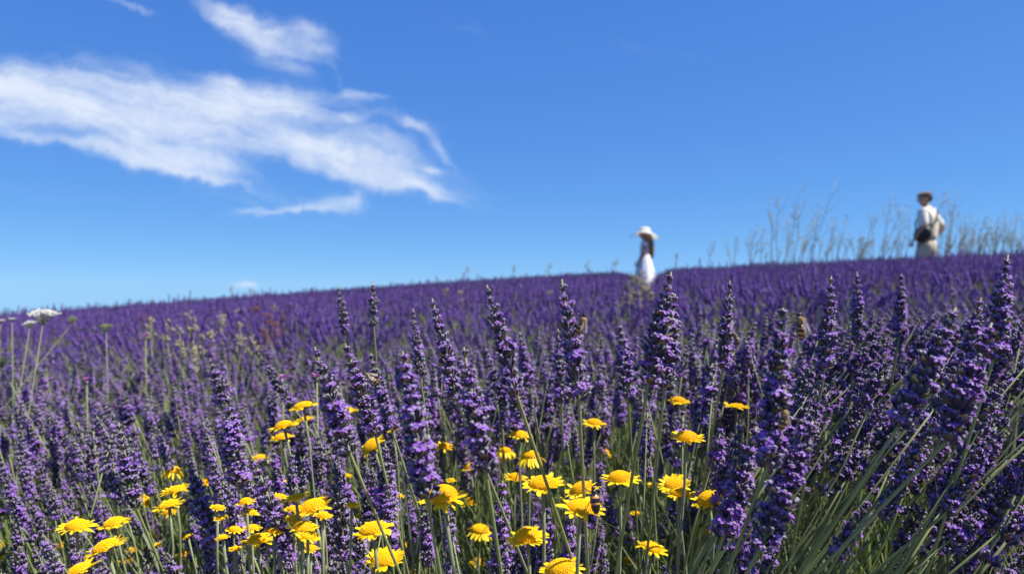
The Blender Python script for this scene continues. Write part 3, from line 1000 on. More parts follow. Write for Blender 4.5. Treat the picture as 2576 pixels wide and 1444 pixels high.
# individual ordinary stalks
MARKS = [  # things that are easy to find, for telling their neighbours apart
    (1038, 850, 'the slim tall spike'), (1035, 1060, 'the longest spike'), (1115, 870, 'the tip-flowered spike'), (1260, 850, 'the dark left-leaning spike'), (1433, 850, 'the furry bee spike'),
    (1660, 830, 'the big right-leaning spike'), (1829, 810, 'the narrow dark spike'), (1950, 960, 'the massive tufted spike'), (1863, 1200, 'the spike before the thick stem'), (1982, 1210, 'the pinkish budded spike'),
    (2084, 800, 'the slender skyline spike'), (2265, 765, 'the spike under the man'), (2336, 915, 'the blackish topped slanting spike'), (2520, 760, 'the tallest right-edge spike'), (2440, 950, 'the large slanted spike'),
    (2446, 1180, 'the plump slanting spike'), (2505, 1315, 'the corner spike'), (2277, 1366, 'the grey budded spike'), (2248, 1160, 'the upright blue violet spike'), (1260, 1320, 'the bottom centre spike'),
    (587, 1110, 'the thick violet spike'), (318, 1160, 'the pale crowned spike'), (690, 950, 'the spike above the topmost left flower'), (833, 1000, 'the spike behind the raised petal'), (905, 970, 'the striped bee spike'),
    (684, 1275, 'the large left-leaning spike'), (854, 1285, 'the magenta flecked spike'), (973, 1230, 'the bushy violet spike'), (504, 1260, 'the spike beside the flower stack'), (45, 1380, 'the stout corner spike'),
    (108, 792, 'the broad white umbel'), (267, 822, 'the free green umbel'), (797, 954, 'the pink flower'), (1618, 640, 'the woman'), (2330, 640, 'the man'),
    (1708, 1005, 'the topmost right yellow flower'), (1495, 1062, 'the yellow flower behind the bare stem'), (1728, 1100, 'the fringed lone yellow flower'), (1366, 1212, 'the broad domed yellow flower'), (1462, 1272, 'the flower with the beetle'),
    (1560, 1200, 'the evenly domed yellow flower'), (1783, 1252, 'the tilted yellow flower by lavender'), (1326, 1346, 'the high domed yellow flower'), (1640, 1375, 'the flower crossed by grass'), (1853, 1022, 'the rightmost yellow flower'),
    (763, 1020, 'the topmost left yellow flower'), (735, 1065, 'the overlapping yellow pair'), (870, 1036, 'the raised-petal yellow flower'), (1115, 1245, 'the big peaked yellow flower'), (938, 1326, 'the wide low yellow flower'),
    (969, 1402, 'the broad fringed yellow flower'), (786, 1273, 'the long tilted yellow flower'), (436, 1180, 'the folded top flower'), (194, 1320, 'the drooping-petal flower'), (266, 1372, 'the large lower left yellow flower'), (649, 1352, 'the bitten yellow flower'),
    (2015, 480, 'the hooked tall weed'), (2104, 470, 'the sweeping tallest weed'), (2247, 500, 'the round-headed weed'), (2411, 490, 'the right round-headed weed'), (600, 1000, 'the small bright-topped spike'), (632, 712, 'the little cloud'),
]
used_labels = set()


def auto_label(what, X, Y, words_max=16):
    """name a thing by the easy landmark it stands next to; never the same words twice"""
    best = sorted(MARKS, key=lambda m_: math.hypot(m_[0] - X, (m_[1] - Y) * .8))
    for m_ in best[:45]:
        dx, dy = X - m_[0], Y - m_[1]
        r_ = math.hypot(dx, dy)
        if r_ < 12: continue
        how = 'close' if r_ < 80 else ('a little way' if r_ < 190 else 'some way')
        if abs(dx) > 2.2 * abs(dy): wh = 'left of' if dx < 0 else 'right of'
        elif abs(dy) > 2.2 * abs(dx): wh = 'above' if dy < 0 else 'below'
        else: wh = ('upper ' if dy < 0 else 'lower ') + ('left of' if dx < 0 else 'right of')
        lab = '%s %s %s %s' % (what, how, wh, m_[2])
        if lab not in used_labels and len(lab.split()) <= words_max:
            used_labels.add(lab); return lab
    m_ = best[0]
    lab = '%s near %s' % (what, m_[2])
    return lab


def spike_words(dv, pi, tip):
    lean = 'left-leaning' if dv.x < -.17 else ('right-leaning' if dv.x > .17 else 'upright')
    bl_ = 'sparse' if BLOOM[pi] < .37 else ('half-open' if BLOOM[pi] < .47 else ('violet' if BLOOM[pi] < .58 else 'thickly blooming'))
    if PROTO_LEN[pi] < .375: bl_ = 'short ' + bl_
    return '%s %s %slavender spike' % (lean, bl_, 'second-row ' if tip.y > 1.4 else '')


E_ind = euler_from(np.array([tuple(cand[k][1]) for k in ind]), rng.uniform(0, 6.28, len(ind)))
sources = {}
for q, k in enumerate(ind):
    o, dv, pi, sc, tip = cand[k]
    X = 1288 + tip.x / tip.y * FPX; Y = 722 - (tip.z - H) / tip.y * FPX
    if pi not in sources:
        root = empty('lavender_stalk', o, Euler(E_ind[q]))
        parts = [link(nm, me, root) for nm, me in zip(('stem', 'calyx_spike', 'blossoms'), STALK_PARTS[pi])]
        sources[pi] = (root, parts)
    else:
        src, parts = sources[pi]
        root = src.copy(); COL.objects.link(root)
        root.location = o; root.rotation_euler = Euler(E_ind[q])
        for pt in parts:
            c_ = pt.copy(); COL.objects.link(c_); c_.parent = root
    root.scale = (sc, sc, sc)
    tag(root, auto_label(spike_words(dv, pi, tip), X, Y + 60 / tip.y), 'lavender', 'second row lavender spikes' if tip.y > 1.4 else 'near bank lavender spikes')

# the spikes one can point at
HERO_OBJ = {}
for q, (tx, ty, bx, by, foot, bloom, lab) in enumerate(HERO):
    rr = random.Random(4000 + q)
    ln = math.hypot(tx - bx, ty - by)
    d = min(.95, max(.46, .082 * FPX / ln))
    if 'second' in lab or 'blurred' in lab or 'soft' in lab: d = max(d, .8)
    tip, bas = at(tx, ty, d + rr.uniform(-.004, .012)), at(bx, by, d)
    ax = tip - bas; L = ax.length
    if foot:
        ft = at(foot[0], foot[1], d)
        ft.y += .38 * max(0, bas.z - ft.z)
    else: ft = bas - ax * 1.0 + Vector((0, .25 * L, 0))
    gd = (ft - bas).normalized()
    run = (bas.z - float(soil_z(bas.x, bas.y)) - .12) / max(.25, -gd.z)
    ground_pt = bas + gd * run * .55 + Vector((gd.x * .5, gd.y, gd.z)).normalized() * run * .45
    root = empty('lavender_stalk', ground_pt)
    inv = Matrix.Translation(-ground_pt)
    sm = MB()
    p_ = [Vector((0, 0, 0)), bas + gd * run * .55 - ground_pt, bas + gd * run * .25 - ground_pt, bas - ground_pt, bas + ax * .5 - ground_pt, bas + ax * .96 - ground_pt]
    sm.tube(p_, [.0014, .0013, .0012, .0012, .0010, .0007], 5, 0)
    link('stem', sm.mesh('stem', [M['stem']]), root)
    fr = inv @ frame(ax, bas, rr.uniform(0, 6.28))
    lay, fl = spike_layout(L, 6000 + q, bloom * (1.35 if tx > 1850 else 1.1), gap='separate' in lab or 'loose' in lab)
    fat = 1.12 + .12 * rr.uniform(-1, 1)
    if 'massive' in lab or 'thick' in lab or 'big' in lab or 'longest' in lab: fat = 1.30
    if 'slim' in lab or 'thin' in lab or 'narrow' in lab: fat = .95
    cv = Matrix.Diagonal((fat, fat, 1, 1))
    for wi, wm in lay:
        link('whorl', WHORL_ME[wi], root, fr @ cv @ wm)
    for fi, fm in fl:
        link('floret', FLORET_ME[fi], root, fr @ cv @ fm)
    tag(root, lab, 'lavender', 'prominent lavender spikes in the foreground')
    HERO_OBJ[q] = (tip, bas, ax, d)

# ------------------------------------------------------------------ yellow flowers
def petal_mb(seed):
    r_ = random.Random(seed); b = MB()
    nseg = 4; wd = r_.uniform(.26, .33); curl = r_.uniform(-.10, .16)
    rows = []
    for i in range(nseg + 1):
        f = i / nseg
        half = wd * .5 * (.62 + .5 * math.sin(math.pi * min(1, .18 + f * .72))) * (1 if f < .9 else .72)
        z = .10 * math.sin(f * 2.2) + curl * f * f
        rows.append([Vector((f, -half, z + .03)), Vector((f + (.03 if i == nseg else 0), 0, z - .02)), Vector((f, half, z + .03))])
    vv = [p for r2 in rows for p in r2]
    ff = []
    for i in range(nseg):
        for k in range(2): ff.append((i * 3 + k, (i + 1) * 3 + k, (i + 1) * 3 + k + 1, i * 3 + k + 1))
    b.add(vv, ff, 0, [i / nseg for i in range(nseg + 1) for _ in range(3)])
    return b


PETAL_ME = [petal_mb(i).mesh('petal', [M['petal']]) for i in range(4)]


def disc_mb(seed, hgt):
    """dome of many tiny tubular florets on a spiral, unit radius"""
    r_ = random.Random(seed); b = MB()
    seg, rings = 18, 6
    vv, tt = [], []
    for i in range(rings):
        f = i / rings
        for k in range(seg):
            a = 2 * math.pi * k / seg
            th = f * math.pi / 2
            vv.append((math.cos(th) * math.cos(a), math.cos(th) * math.sin(a), hgt * math.sin(th))); tt.append(.25 + .3 * f)
    vv.append((0, 0, hgt)); tt.append(.5)
    ff = []
    for i in range(rings - 1):
        for k in range(seg): ff.append((i * seg + k, i * seg + (k + 1) % seg, (i + 1) * seg + (k + 1) % seg, (i + 1) * seg + k))
    for k in range(seg): ff.append(((rings - 1) * seg + k, (rings - 1) * seg + (k + 1) % seg, len(vv) - 1))
    b.add(vv, ff, 0, tt)
    N = 230
    for i in range(N):
        q = math.sqrt((i + .5) / N); a = i * 2.39996
        th = math.acos(min(1, q * .985))
        p = Vector((q * math.cos(a), q * math.sin(a), hgt * math.sin(th)))
        nrm = Vector((p.x, p.y, p.z / hgt ** 2)).normalized()
        fm = frame(nrm, p, r_.uniform(0, 6), r_.uniform(.85, 1.15))
        w_, h_ = .054, .055
        b.add([fm @ Vector(c) for c in ((-w_, -w_, -.02), (w_, -w_, -.02), (w_, w_, -.02), (-w_, w_, -.02), (-w_ * .6, -w_ * .6, h_), (w_ * .6, -w_ * .6, h_), (w_ * .6, w_ * .6, h_), (-w_ * .6, w_ * .6, h_))],
              [(0, 1, 5, 4), (1, 2, 6, 5), (2, 3, 7, 6), (3, 0, 4, 7), (4, 5, 6, 7)], 0, [.1] * 4 + [r_.uniform(.6, 1)] * 4)
    return b


DISC_ME = [disc_mb(i, h_).mesh('disc', [M['disc']], False) for i, h_ in enumerate((.50, .64, .57, .90))]
inv_b = MB()
inv_b.tube([(0, 0, -.42), (0, 0, -.30), (0, 0, -.12), (0, 0, .02)], [.16, .55, .92, 1.0], 14, 0)
for k in range(26):
    a = 2 * math.pi * k / 26
    u = Vector((math.cos(a), math.sin(a), 0)); v = Vector((-math.sin(a), math.cos(a), 0))
    inv_b.add([u * .62 - v * .07 + Vector((0, 0, -.30)), u * .62 + v * .07 + Vector((0, 0, -.30)), u * 1.06 + Vector((0, 0, .0))], [(0, 1, 2)], 0)
INVOL_ME = inv_b.mesh('involucre', [M['ystem']])

FLOWER_POS = {}
for q, (row, d, wr) in enumerate(Y_PLACED):
    X, Y, wd, roll, pitch, fdx, lab = row
    rr = random.Random(8000 + q)
    head = at(X, Y, d)
    # head axis: roll tips it in the picture plane, pitch tips it towards the viewer
    axis = Vector((math.sin(R(roll)), -math.sin(R(pitch * .6)), math.cos(R(roll)) * math.cos(R(pitch)))).normalized()
    rad = wr * .5
    rd = rad * rr.uniform(.56, .64)
    ft = at(X + fdx * 1.0, Y + 300, d)
    gd = (ft - head).normalized()
    run = (head.z - float(soil_z(head.x, head.y)) - .02) / max(.3, -gd.z)
    foot = head + gd * run * .6 + Vector((gd.x * .4, gd.y, gd.z)).normalized() * run * .4
    root = empty('yellow_flower', foot)
    fr = Matrix.Translation(-foot) @ frame(axis, head, rr.uniform(0, 6.28))
    neck = head - axis * rd * .42
    sm = MB()
    sr = max(.0010, min(.0017, rad * .085))
    p_ = [Vector((0, 0, 0)), head + gd * run * .6 - foot, head + gd * run * .3 - foot + Vector((rr.uniform(-.004, .004), 0, 0)), neck + gd * .025 - axis * .012 - foot, neck - foot]
    sm.tube(p_, [sr * 1.2, sr * 1.1, sr, sr * .95, sr * 1.1], 7, 0)
    link('stem', sm.mesh('stem', [M['ystem']]), root)
    link('involucre', INVOL_ME, root, fr @ Matrix.Scale(rd * .98, 4))
    dk = 3 if (lab and ('peaked' in lab or 'high domed' in lab)) else rr.randrange(3)
    link('disc', DISC_ME[dk], root, fr @ Matrix.Scale(rd, 4) @ Matrix.Diagonal((1, 1, rr.uniform(.85, 1.1), 1)))
    npet = rr.randint(23, 29)
    droop = R(58) if lab and ('drooping petals' in lab or 'folded' in lab or 'petals drooping' in lab) else R(rr.uniform(-6, 14))
    pl = (rad - rd * .9) / max(.35, math.cos(droop * .8))
    for k in range(npet):
        if rr.random() < .07: continue
        a = 2 * math.pi * (k + rr.uniform(-.38, .38)) / npet
        t_ = droop + R(rr.gauss(0, 14))
        pm = Matrix.Rotation(a, 4, 'Z') @ Matrix.Translation((rd * .93, 0, -.04 * rd)) @ Matrix.Rotation(t_, 4, 'Y') @ Matrix.Rotation(R(rr.gauss(0, 10)), 4, 'X') @ Matrix.Diagonal((pl * rr.uniform(.86, 1.12), rd * rr.uniform(1.0, 1.25), pl * .9, 1))
        link('petal', PETAL_ME[rr.randrange(4)], root, fr @ pm)
    if lab: tag(root, lab, 'flower', 'yellow daisy-like flowers')
    else: tag(root, auto_label('half-hidden little yellow flower', X, Y), 'flower', 'yellow daisy-like flowers')
    FLOWER_POS[q] = (head, axis, rd)

# ------------------------------------------------------------------ bees and the beetle
def insect_frame(pos, fwd, up):
    f = Vector(fwd).normalized(); u = Vector(up); u = (u - f * u.dot(f)).normalized()
    r_ = f.cross(u)
    return Matrix.Translation(pos) @ Matrix((r_, f, u)).transposed().to_4x4()


def bee(pos, fwd, up, size, lab):
    root = empty('bee', pos)
    mt = insect_frame((0, 0, 0), fwd, up) @ Matrix.Scale(size, 4)
    th = MB(); th.ball((0, 0, 0), (.17, .19, .17), 0, 12, 8)
    for k in range(60):                                            # fuzz
        v = Vector((random.gauss(0, 1), random.gauss(0, 1), random.gauss(.4, 1))).normalized()
        p = Vector((v.x * .165, v.y * .185, v.z * .165)); s_ = v.orthogonal().normalized() * .018
        th.add([p - s_, p + s_, p + v * .075], [(0, 1, 2)], 0)
    link('thorax', th.mesh('thorax', [M['bee_fur']]), root, mt)
    hd = MB(); hd.ball((0, .25, -.03), (.12, .085, .11), 0, 10, 6)
    ho = link('head', hd.mesh('head', [M['black']]), root, mt)
    for s_ in (-1, 1):
        e_ = MB(); e_.ball((s_ * .095, .27, -.01), (.04, .055, .075), 0, 8, 6); link('eye', e_.mesh('eye', [M['black']]), ho)
    ab = MB()
    ab.tube([(0, -.15, -.02), (0, -.24, -.03), (0, -.40, -.05), (0, -.58, -.09), (0, -.72, -.13), (0, -.80, -.155)], [.06, .15, .185, .165, .10, .02], 12, 0)
    link('abdomen', ab.mesh('abdomen', [M['bee_body']]), root, mt)
    for s_ in (-1, 1):
        for (ln, y0, sp) in ((.62, .02, .36), (.44, -.06, .52)):
            wg = MB()
            u = Vector((s_ * math.sin(sp), -math.cos(sp), .16)); v = Vector((math.cos(sp), s_ * math.sin(sp), 0))
            o = Vector((s_ * .08, y0, .14)); wd = ln * .17
            wg.add([o, o + u * ln * .4 - v * wd * s_, o + u * ln * .4 + v * wd * .7 * s_, o + u * ln * .8 - v * wd * 1.1 * s_, o + u * ln * .8 + v * wd * .8 * s_, o + u * ln],
                   [(0, 1, 2), (1, 3, 4, 2), (3, 5, 4)], 0)
            link('wing', wg.mesh('wing', [M['wing']]), root, mt)
        for y0, fw in ((.09, .16), (0, -.02), (-.09, -.22)):
            lg = MB()
            lg.tube([(s_ * .10, y0, -.10), (s_ * .26, y0 + fw * .6, -.14), (s_ * .29, y0 + fw, -.30), (s_ * .27, y0 + fw * 1.3, -.38)], [.022, .024, .018, .010], 5, 0)
            link('leg', lg.mesh('leg', [M['black']]), root, mt)
        an = MB(); an.tube([(s_ * .04, .32, .02), (s_ * .08, .40, .06), (s_ * .12, .46, .0)], .010, 4, 0)
        link('antenna', an.mesh('antenna', [M['black']]), root, mt)
    tag(root, lab, 'bee', 'bees on the lavender')
    return root


dd = HERO_OBJ[4][3]
bee(at(1467, 806, dd - .006), (.35, .15, 1), (.8, -.45, .35), .0135, 'furry bee hanging on the right side of the tall centre spike, wing spread right')
dd = HERO_OBJ[12][3]
bee(at(2014, 806, dd - .006), (-.12, .1, 1), (.75, -.65, .1), .0145, 'bee clinging head up near the tufted top of the massive dark spike')
bee(at(1974, 1040, dd - .012), (.12, .1, 1), (.85, -.5, .1), .0140, 'bee in shadow halfway down the massive dark spike, below another bee')
dd = HERO_OBJ[37][3]
bee(at(925, 944, dd - .012), (-.9, .0, .62), (.45, -.6, .6), .0125, 'striped bee on the left-leaning spike above the yellow flowers')
dd = .80
bee(at(673, 1152, dd), (-.4, .1, .9), (.6, -.6, .4), .011, 'small brown bee blurred behind the left yellow flowers')
dd = HERO_OBJ[11][3]
bee(at(1851, 845, dd), (-.3, .1, .9), (.8, -.5, .3), .009, 'small tan bee on the right of the narrow dark spike')

head, axis, rd = FLOWER_POS[15]
bp = at(1496, 1256, head.y - .012)
root = empty('beetle', bp)
mt = insect_frame((0, 0, 0), (-.10, .30, 1), (.15, -.95, .25)) @ Matrix.Scale(.0185, 4)
eb = MB(); eb.tube([(0, -.50, .0), (0, -.46, 0), (0, -.30, .0), (0, -.05, .01), (0, .14, .0), (0, .22, 0)], [.02, .09, .165, .18, .165, .08], 12, 0, t=[0, .06, .28, .62, .9, 1])
link('wing_case', eb.mesh('wing_case', [M['beetle']]), root, mt)
tb = MB(); tb.ball((0, .27, 0), (.105, .10, .09), 0, 10, 7); link('thorax', tb.mesh('thorax', [M['black']]), root, mt)
hb_ = MB(); hb_.ball((0, .40, -.01), (.075, .07, .07), 0, 10, 6); link('head', hb_.mesh('head', [M['black']]), root, mt)
for s_ in (-1, 1):
    for y0, fw in ((.26, .18), (.14, .02), (.02, -.30)):
        lg = MB(); lg.tube([(s_ * .07, y0, -.07), (s_ * .22, y0 + fw * .4, -.03), (s_ * .28, y0 + fw, -.18), (s_ * .31, y0 + fw * 1.3, -.22)], [.02, .022, .014, .009], 5, 0)
        link('leg', lg.mesh('leg', [M['black']]), root, mt)
    an = MB(); an.tube([(s_ * .03, .45, .02), (s_ * .10, .55, .07), (s_ * .16, .68, .08), (s_ * .20, .76, .05)], .011, 4, 0)
    link('antenna', an.mesh('antenna', [M['black']]), root, mt)
tag(root, 'black beetle with orange bands crawling on the large yellow flower', 'beetle')

# ------------------------------------------------------------------ wild plants: umbels, pink flowers, dry weeds
def umbel(X, Y, d, wpx, foot, matk, lab, flat=.28, tilt=(0, 0)):
    head = at(X, Y, d); r_ = wpx / FPX * d * .5
    ft = at(foot[0], foot[1], d); gd = (ft - head).normalized()
    run = (head.z - float(soil_z(head.x, head.y)) - .02) / max(.35, -gd.z)
    base = head + gd * run
    root = empty('white_umbel' if matk == 'white' else 'green_umbel', base)
    hub = head - Vector((0, 0, r_ * .75)) - base
    sm = MB(); sm.tube([Vector((0, 0, 0)), (hub - Vector((0, 0, 0))) * .5 + Vector((.006, 0, 0)), hub], [.0010, .0009, .0008], 6, 0)
    link('stem', sm.mesh('stem', [M['ystem']]), root)
    ax = Vector((tilt[0], tilt[1], 1)).normalized(); fm = frame(ax, head - base)
    ry = MB(); fl = MB(); rr_ = random.Random(int(X))
    for k in range(22):
        q = math.sqrt((k + .5) / 22); a = k * 2.4
        p = fm @ Vector((q * r_ * math.cos(a), q * r_ * math.sin(a), r_ * flat * (1 - q * q)))
        ry.tube([hub, hub.lerp(p, .5) + Vector((0, 0, -.1 * r_)), p], .0005, 3, 0, cap=False)
        for _ in range(9):
            s_ = p + Vector((rr_.gauss(0, .13), rr_.gauss(0, .13), rr_.gauss(0, .04))) * r_
            fl.ball(s_, (r_ * .075, r_ * .075, r_ * .05), 0, 5, 3)
    link('rays', ry.mesh('rays', [M['ugreen']]), root)
    f_ = link('blossom_cluster', fl.mesh('blossom_cluster', [M[matk]]), root)
    f_['kind'] = 'stuff'
    tag(root, lab, 'wild flower', 'umbel flowers at the left')


umbel(108, 790, 1.30, 64, (70, 1010), 'white', 'broad white umbel flower head at the skyline, largest of the white ones at left', .28, (.05, -.12))
umbel(75, 814, 1.45, 30, (40, 1010), 'white', 'ragged white umbel hanging just below the broad white one', .4, (-.2, 0))
umbel(30, 802, 1.6, 15, (30, 1000), 'white', 'small white flower head near the left edge')
umbel(2, 806, 1.6, 17, (-10, 1000), 'white', 'tiny white flower head cut by the left edge')
umbel(182, 805, 1.35, 22, (108, 895), 'ugreen', 'closed greenish umbel bud on a slanting bare stem', .9)
umbel(267, 822, 1.5, 30, (268, 1000), 'ugreen', 'pale green umbel standing free in front of the purple slope', .4)
umbel(4, 912, 1.3, 34, (40, 980), 'ugreen', 'pale green round umbel at the left edge above a bent stem', .9)


def pink_flower(X, Y, d, lab):
    head = at(X, Y, d)
    base = Vector((head.x, head.y, float(soil_z(head.x, head.y)) + .05))
    root = empty('pink_flower', base); h_ = head - base
    sm = MB(); sm.tube([(0, 0, 0), h_ * .6 + Vector((.004, 0, 0)), h_], .0012, 5, 0); link('stem', sm.mesh('stem', [M['stem']]), root)
    cup = MB(); cup.tube([h_ - Vector((0, 0, .004)), h_ + Vector((0, 0, .003))], [.0015, .0030], 6, 0); link('calyx_cup', cup.mesh('calyx_cup', [M['stem']]), root)
    for k in range(5):
        a = k * 1.2566 + X
        pb_ = MB(); u = Vector((math.cos(a), math.sin(a), 0)); v = Vector((-math.sin(a), math.cos(a), 0)); z = Vector((0, 0, 1))
        pb_.add([h_ - v * .0015, h_ + v * .0015, h_ + u * .003 + v * .003 + z * .005, h_ + u * .003 - v * .003 + z * .005, h_ + u * .006 + v * .003 + z * .009, h_ + u * .006 - v * .003 + z * .009], [(0, 1, 2, 3), (3, 2, 4, 5)], 0)
        link('petal', pb_.mesh('petal', [M['pink']]), root)
    tag(root, lab, 'wild flower', 'small pink flowers')


pink_flower(797, 954, 1.05, 'pink flower glowing between two lavender spikes, right one of the close pair')
pink_flower(711, 957, 1.15, 'blurred pink flower left of the brighter pink one')
pink_flower(366, 850, 1.7, 'tiny pink flower high in the second lavender row at left')
pink_flower(218, 962, 1.35, 'small pink dot of a flower low in the lavender at far left')


def dry_weed(tx, ty, bx, by, d, n_br, lab, group, mat='dry', seed='seed', thick=.0055, head=.0080, seed_n=0, spread=.5, name='dry_weed'):
    """upright dry stalk with side branches and small seed heads"""
    r_ = random.Random(int(tx * 7 + ty))
    tip, bas = at(tx, ty, d), at(bx, by, d)
    gz = float(soil_z(bas.x, bas.y))
    base = Vector((bas.x, bas.y, gz)) + Vector(((bas.x - tip.x) * .3, 0, 0))
    root = empty(name, base)
    t_, b_ = tip - base, bas - base
    sm = MB(); side = Vector((r_.gauss(0, .03), 0, 0)) * (t_ - b_).length
    sm.tube([(0, 0, 0), b_, b_.lerp(t_, .35) + side, b_.lerp(t_, .7) + side * .6, t_], [thick * 1.2, thick, thick * .8, thick * .6, thick * .4], 5, 0)
    link('stem', sm.mesh('stem', [M[mat]]), root)
    heads = [t_]
    for k in range(n_br):
        f = r_.uniform(.18, .9); o = b_.lerp(t_, f) + side * (.8 if f < .7 else .4)
        ln = (t_ - b_).length * r_.uniform(.12, .34) * (1.15 - f * .5)
        s_ = r_.choice((-1, 1)); dv = ((t_ - b_).normalized() + Vector((s_ * r_.uniform(.25, .8) * spread * 2, r_.gauss(0, .3), 0))).normalized()
        e_ = o + dv * ln
        br = MB(); br.tube([o, o.lerp(e_, .5) + Vector((s_ * .01, 0, -.004)), e_ + Vector((0, 0, ln * .12))], [thick * .5, thick * .42, thick * .3], 4, 0)
        link('branch', br.mesh('branch', [M[mat]]), root)
        heads.append(e_ + Vector((0, 0, ln * .12)))
    for p in heads:
        hb2 = MB()
        for _ in range(6):
            hb2.ball(p + Vector((r_.gauss(0, 1), r_.gauss(0, 1), r_.gauss(0, .8))) * head * .7, head * r_.uniform(.35, .7), 0, 5, 4)
        link('seed_head', hb2.mesh('seed_head', [M[seed]]), root)
    tag(root, lab, 'dry weed', group)


G1 = 'tall dry weeds along the skyline at the right'
rr = random.Random(21)
TALL = [
    (1932, 493, 1939, 650, 4, 'left tall dry weed of the skyline clump, straight and thin'),
    (2015, 460, 1976, 650, 7, 'tall dry weed with bent hooked tip on the skyline'),
    (2104, 450, 2040, 648, 5, 'tallest dry weed on the skyline, sweeping up to the right'),
    (1962, 496, 1955, 650, 5, None), (1948, 540, 1942, 650, 3, None), (2067, 523, 2032, 648, 6, None), (1905, 567, 1890, 655, 4, None), (1920, 580, 1915, 655, 2, None),
    (2100, 560, 2094, 647, 4, 'dry weed standing free right of the sweeping tallest one'),
    (2120, 590, 2130, 645, 3, None), (2140, 590, 2150, 645, 3, None), (1990, 540, 1985, 650, 5, None), (2010, 520, 1998, 650, 4, None), (2048, 560, 2020, 648, 4, None),
    (2189, 535, 2197, 642, 4, 'dry weed with drooping side heads midway between the clump and the man'),
    (2247, 477, 2219, 641, 5, 'tall dry weed with a round head left of the man'),
    (2275, 515, 2223, 641, 5, 'dry weed slanting right just left of the man'),
    (2288, 520, 2280, 640, 3, None), (2170, 600, 2168, 643, 3, None), (2360, 500, 2368, 637, 2, 'straight dry weed immediately right of the man'),
    (2411, 473, 2380, 637, 3, 'tall dry weed with a round head right of the man'),
    (2372, 495, 2376, 637, 2, None), (2402, 520, 2385, 637, 3, None), (2414, 535, 2418, 636, 4, None), (2430, 545, 2424, 636, 4, None), (2460, 535, 2444, 636, 3, None),
    (2484, 548, 2490, 635, 4, None), (2512, 555, 2506, 635, 4, None), (2533, 535, 2522, 635, 4, None), (2557, 545, 2548, 635, 4, None), (2570, 540, 2566, 635, 4, None), (2475, 590, 2470, 635, 3, None), (2500, 600, 2502, 635, 3, None), (2440, 590, 2436, 636, 3, None), (2545, 590, 2540, 635, 3, None),
    (1824, 596, 1840, 662, 3, 'forked dry weed between the woman and the tall clump'),
    (1856, 600, 1846, 660, 3, None), (1796, 610, 1782, 665, 4, 'low branching dry weed right of the woman'), (1880, 600, 1886, 657, 3, None), (1700, 640, 1702, 674, 3, None),
]
for _ in range(80):
    X_ = rr.choice((rr.uniform(1880, 2130), rr.uniform(2140, 2262), rr.uniform(2350, 2570), rr.uniform(2380, 2570)))
    Yb = 663 - (X_ - 1830) * .040
    TALL.append((X_ + rr.uniform(-4, 26), Yb - rr.choice((rr.uniform(20, 55), rr.uniform(28, 105))), X_, Yb, rr.choice((0, 1, 3)), None))
for (tx, ty, bx, by, nb_, lab) in TALL:
    dry_weed(tx, ty, bx, by, rr.uniform(8.5, 11.5), nb_ + 2, lab or auto_label('thin dry weed', tx, ty), G1)
SMALL = [(1480, 655, 1478, 692, 'small bushy dry weed on the skyline left of the woman'), (1550, 652, 1548, 686, 'faint dry sprig on the skyline close to the woman'),
         (1290, 668, 1290, 702, 'small dry sprig on the skyline near the centre'), (1175, 672, 1168, 708, 'thin dry sprig on the skyline over the longest spike'),
         (1385, 664, 1380, 696, 'pale dry sprig on the skyline above the bee spike'), (580, 722, 582, 750, 'small dry sprig on the skyline left of the little cloud'),
         (630, 728, 632, 748, 'low dry sprig on the skyline under the little cloud'), (385, 752, 386, 772, 'tiny dry sprig on the left skyline')]
for (tx, ty, bx, by, lab) in SMALL:
    dry_weed(tx, ty, bx, by, 9.5, 6, lab, 'small dry sprigs on the skyline', spread=.9, thick=.0035, head=.009)
# dry seed heads floating above the middle of the field
rr = random.Random(33)
for (X, Y, d) in ((380, 802, 2.6), (420, 808, 3.0), (450, 832, 2.4), (490, 824, 2.4), (527, 838, 2.5), (475, 790, 3.4), (555, 800, 3.3), (560, 795, 3.0), (600, 782, 4.0), (603, 818, 3.0), (610, 850, 2.6), (640, 862, 2.6), (495, 875, 2.2), (515, 890, 2.1), (420, 850, 2.2), (690, 768, 4.6), (740, 768, 4.6),
                 (1125, 728, 4.5), (1160, 735, 4.5), (1310, 722, 5.0), (1385, 735, 4.8), (1550, 760, 4.0), (1440, 765, 3.6), (2010, 700, 4.6), (2110, 690, 5.0), (2215, 712, 4.6), (2330, 720, 4.4), (1880, 735, 4.0)):
    dry_weed(X, Y, X + rr.uniform(-14, 14), Y + 95 * 2.5 / d, d, 3, auto_label('pale dry seed stalk', X, Y), 'dry seed stalks in the middle of the field', thick=.0018, head=.0085, spread=.7)
for (X, Y, d) in ((640, 772, 3.6), (665, 792, 3.2), (690, 812, 3.0), (700, 785, 3.3), (660, 830, 2.9), (362, 795, 3.8)):
    dry_weed(X, Y, X + rr.uniform(-10, 14), Y + 80 * 2.5 / d, d, 7, auto_label('rust brown dry weed', X, Y), 'rust brown weeds', mat='rust', seed='rust', thick=.0014, head=.006, spread=.9)
# straw weeds around the woman's feet
for (X, Y, bx, by) in ((1598, 695, 1604, 765), (1582, 712, 1592, 775), (1610, 688, 1610, 765), (1622, 715, 1622, 770), (1642, 742, 1636, 785), (1604, 738, 1606, 790), (1590, 742, 1598, 790), (1572, 750, 1584, 790)):
    dry_weed(X, Y, bx, by, rr.uniform(3.4, 4.2), 10, auto_label('straw coloured weed', X, Y), 'straw weeds before the woman', thick=.0022, head=.0075, spread=.9)

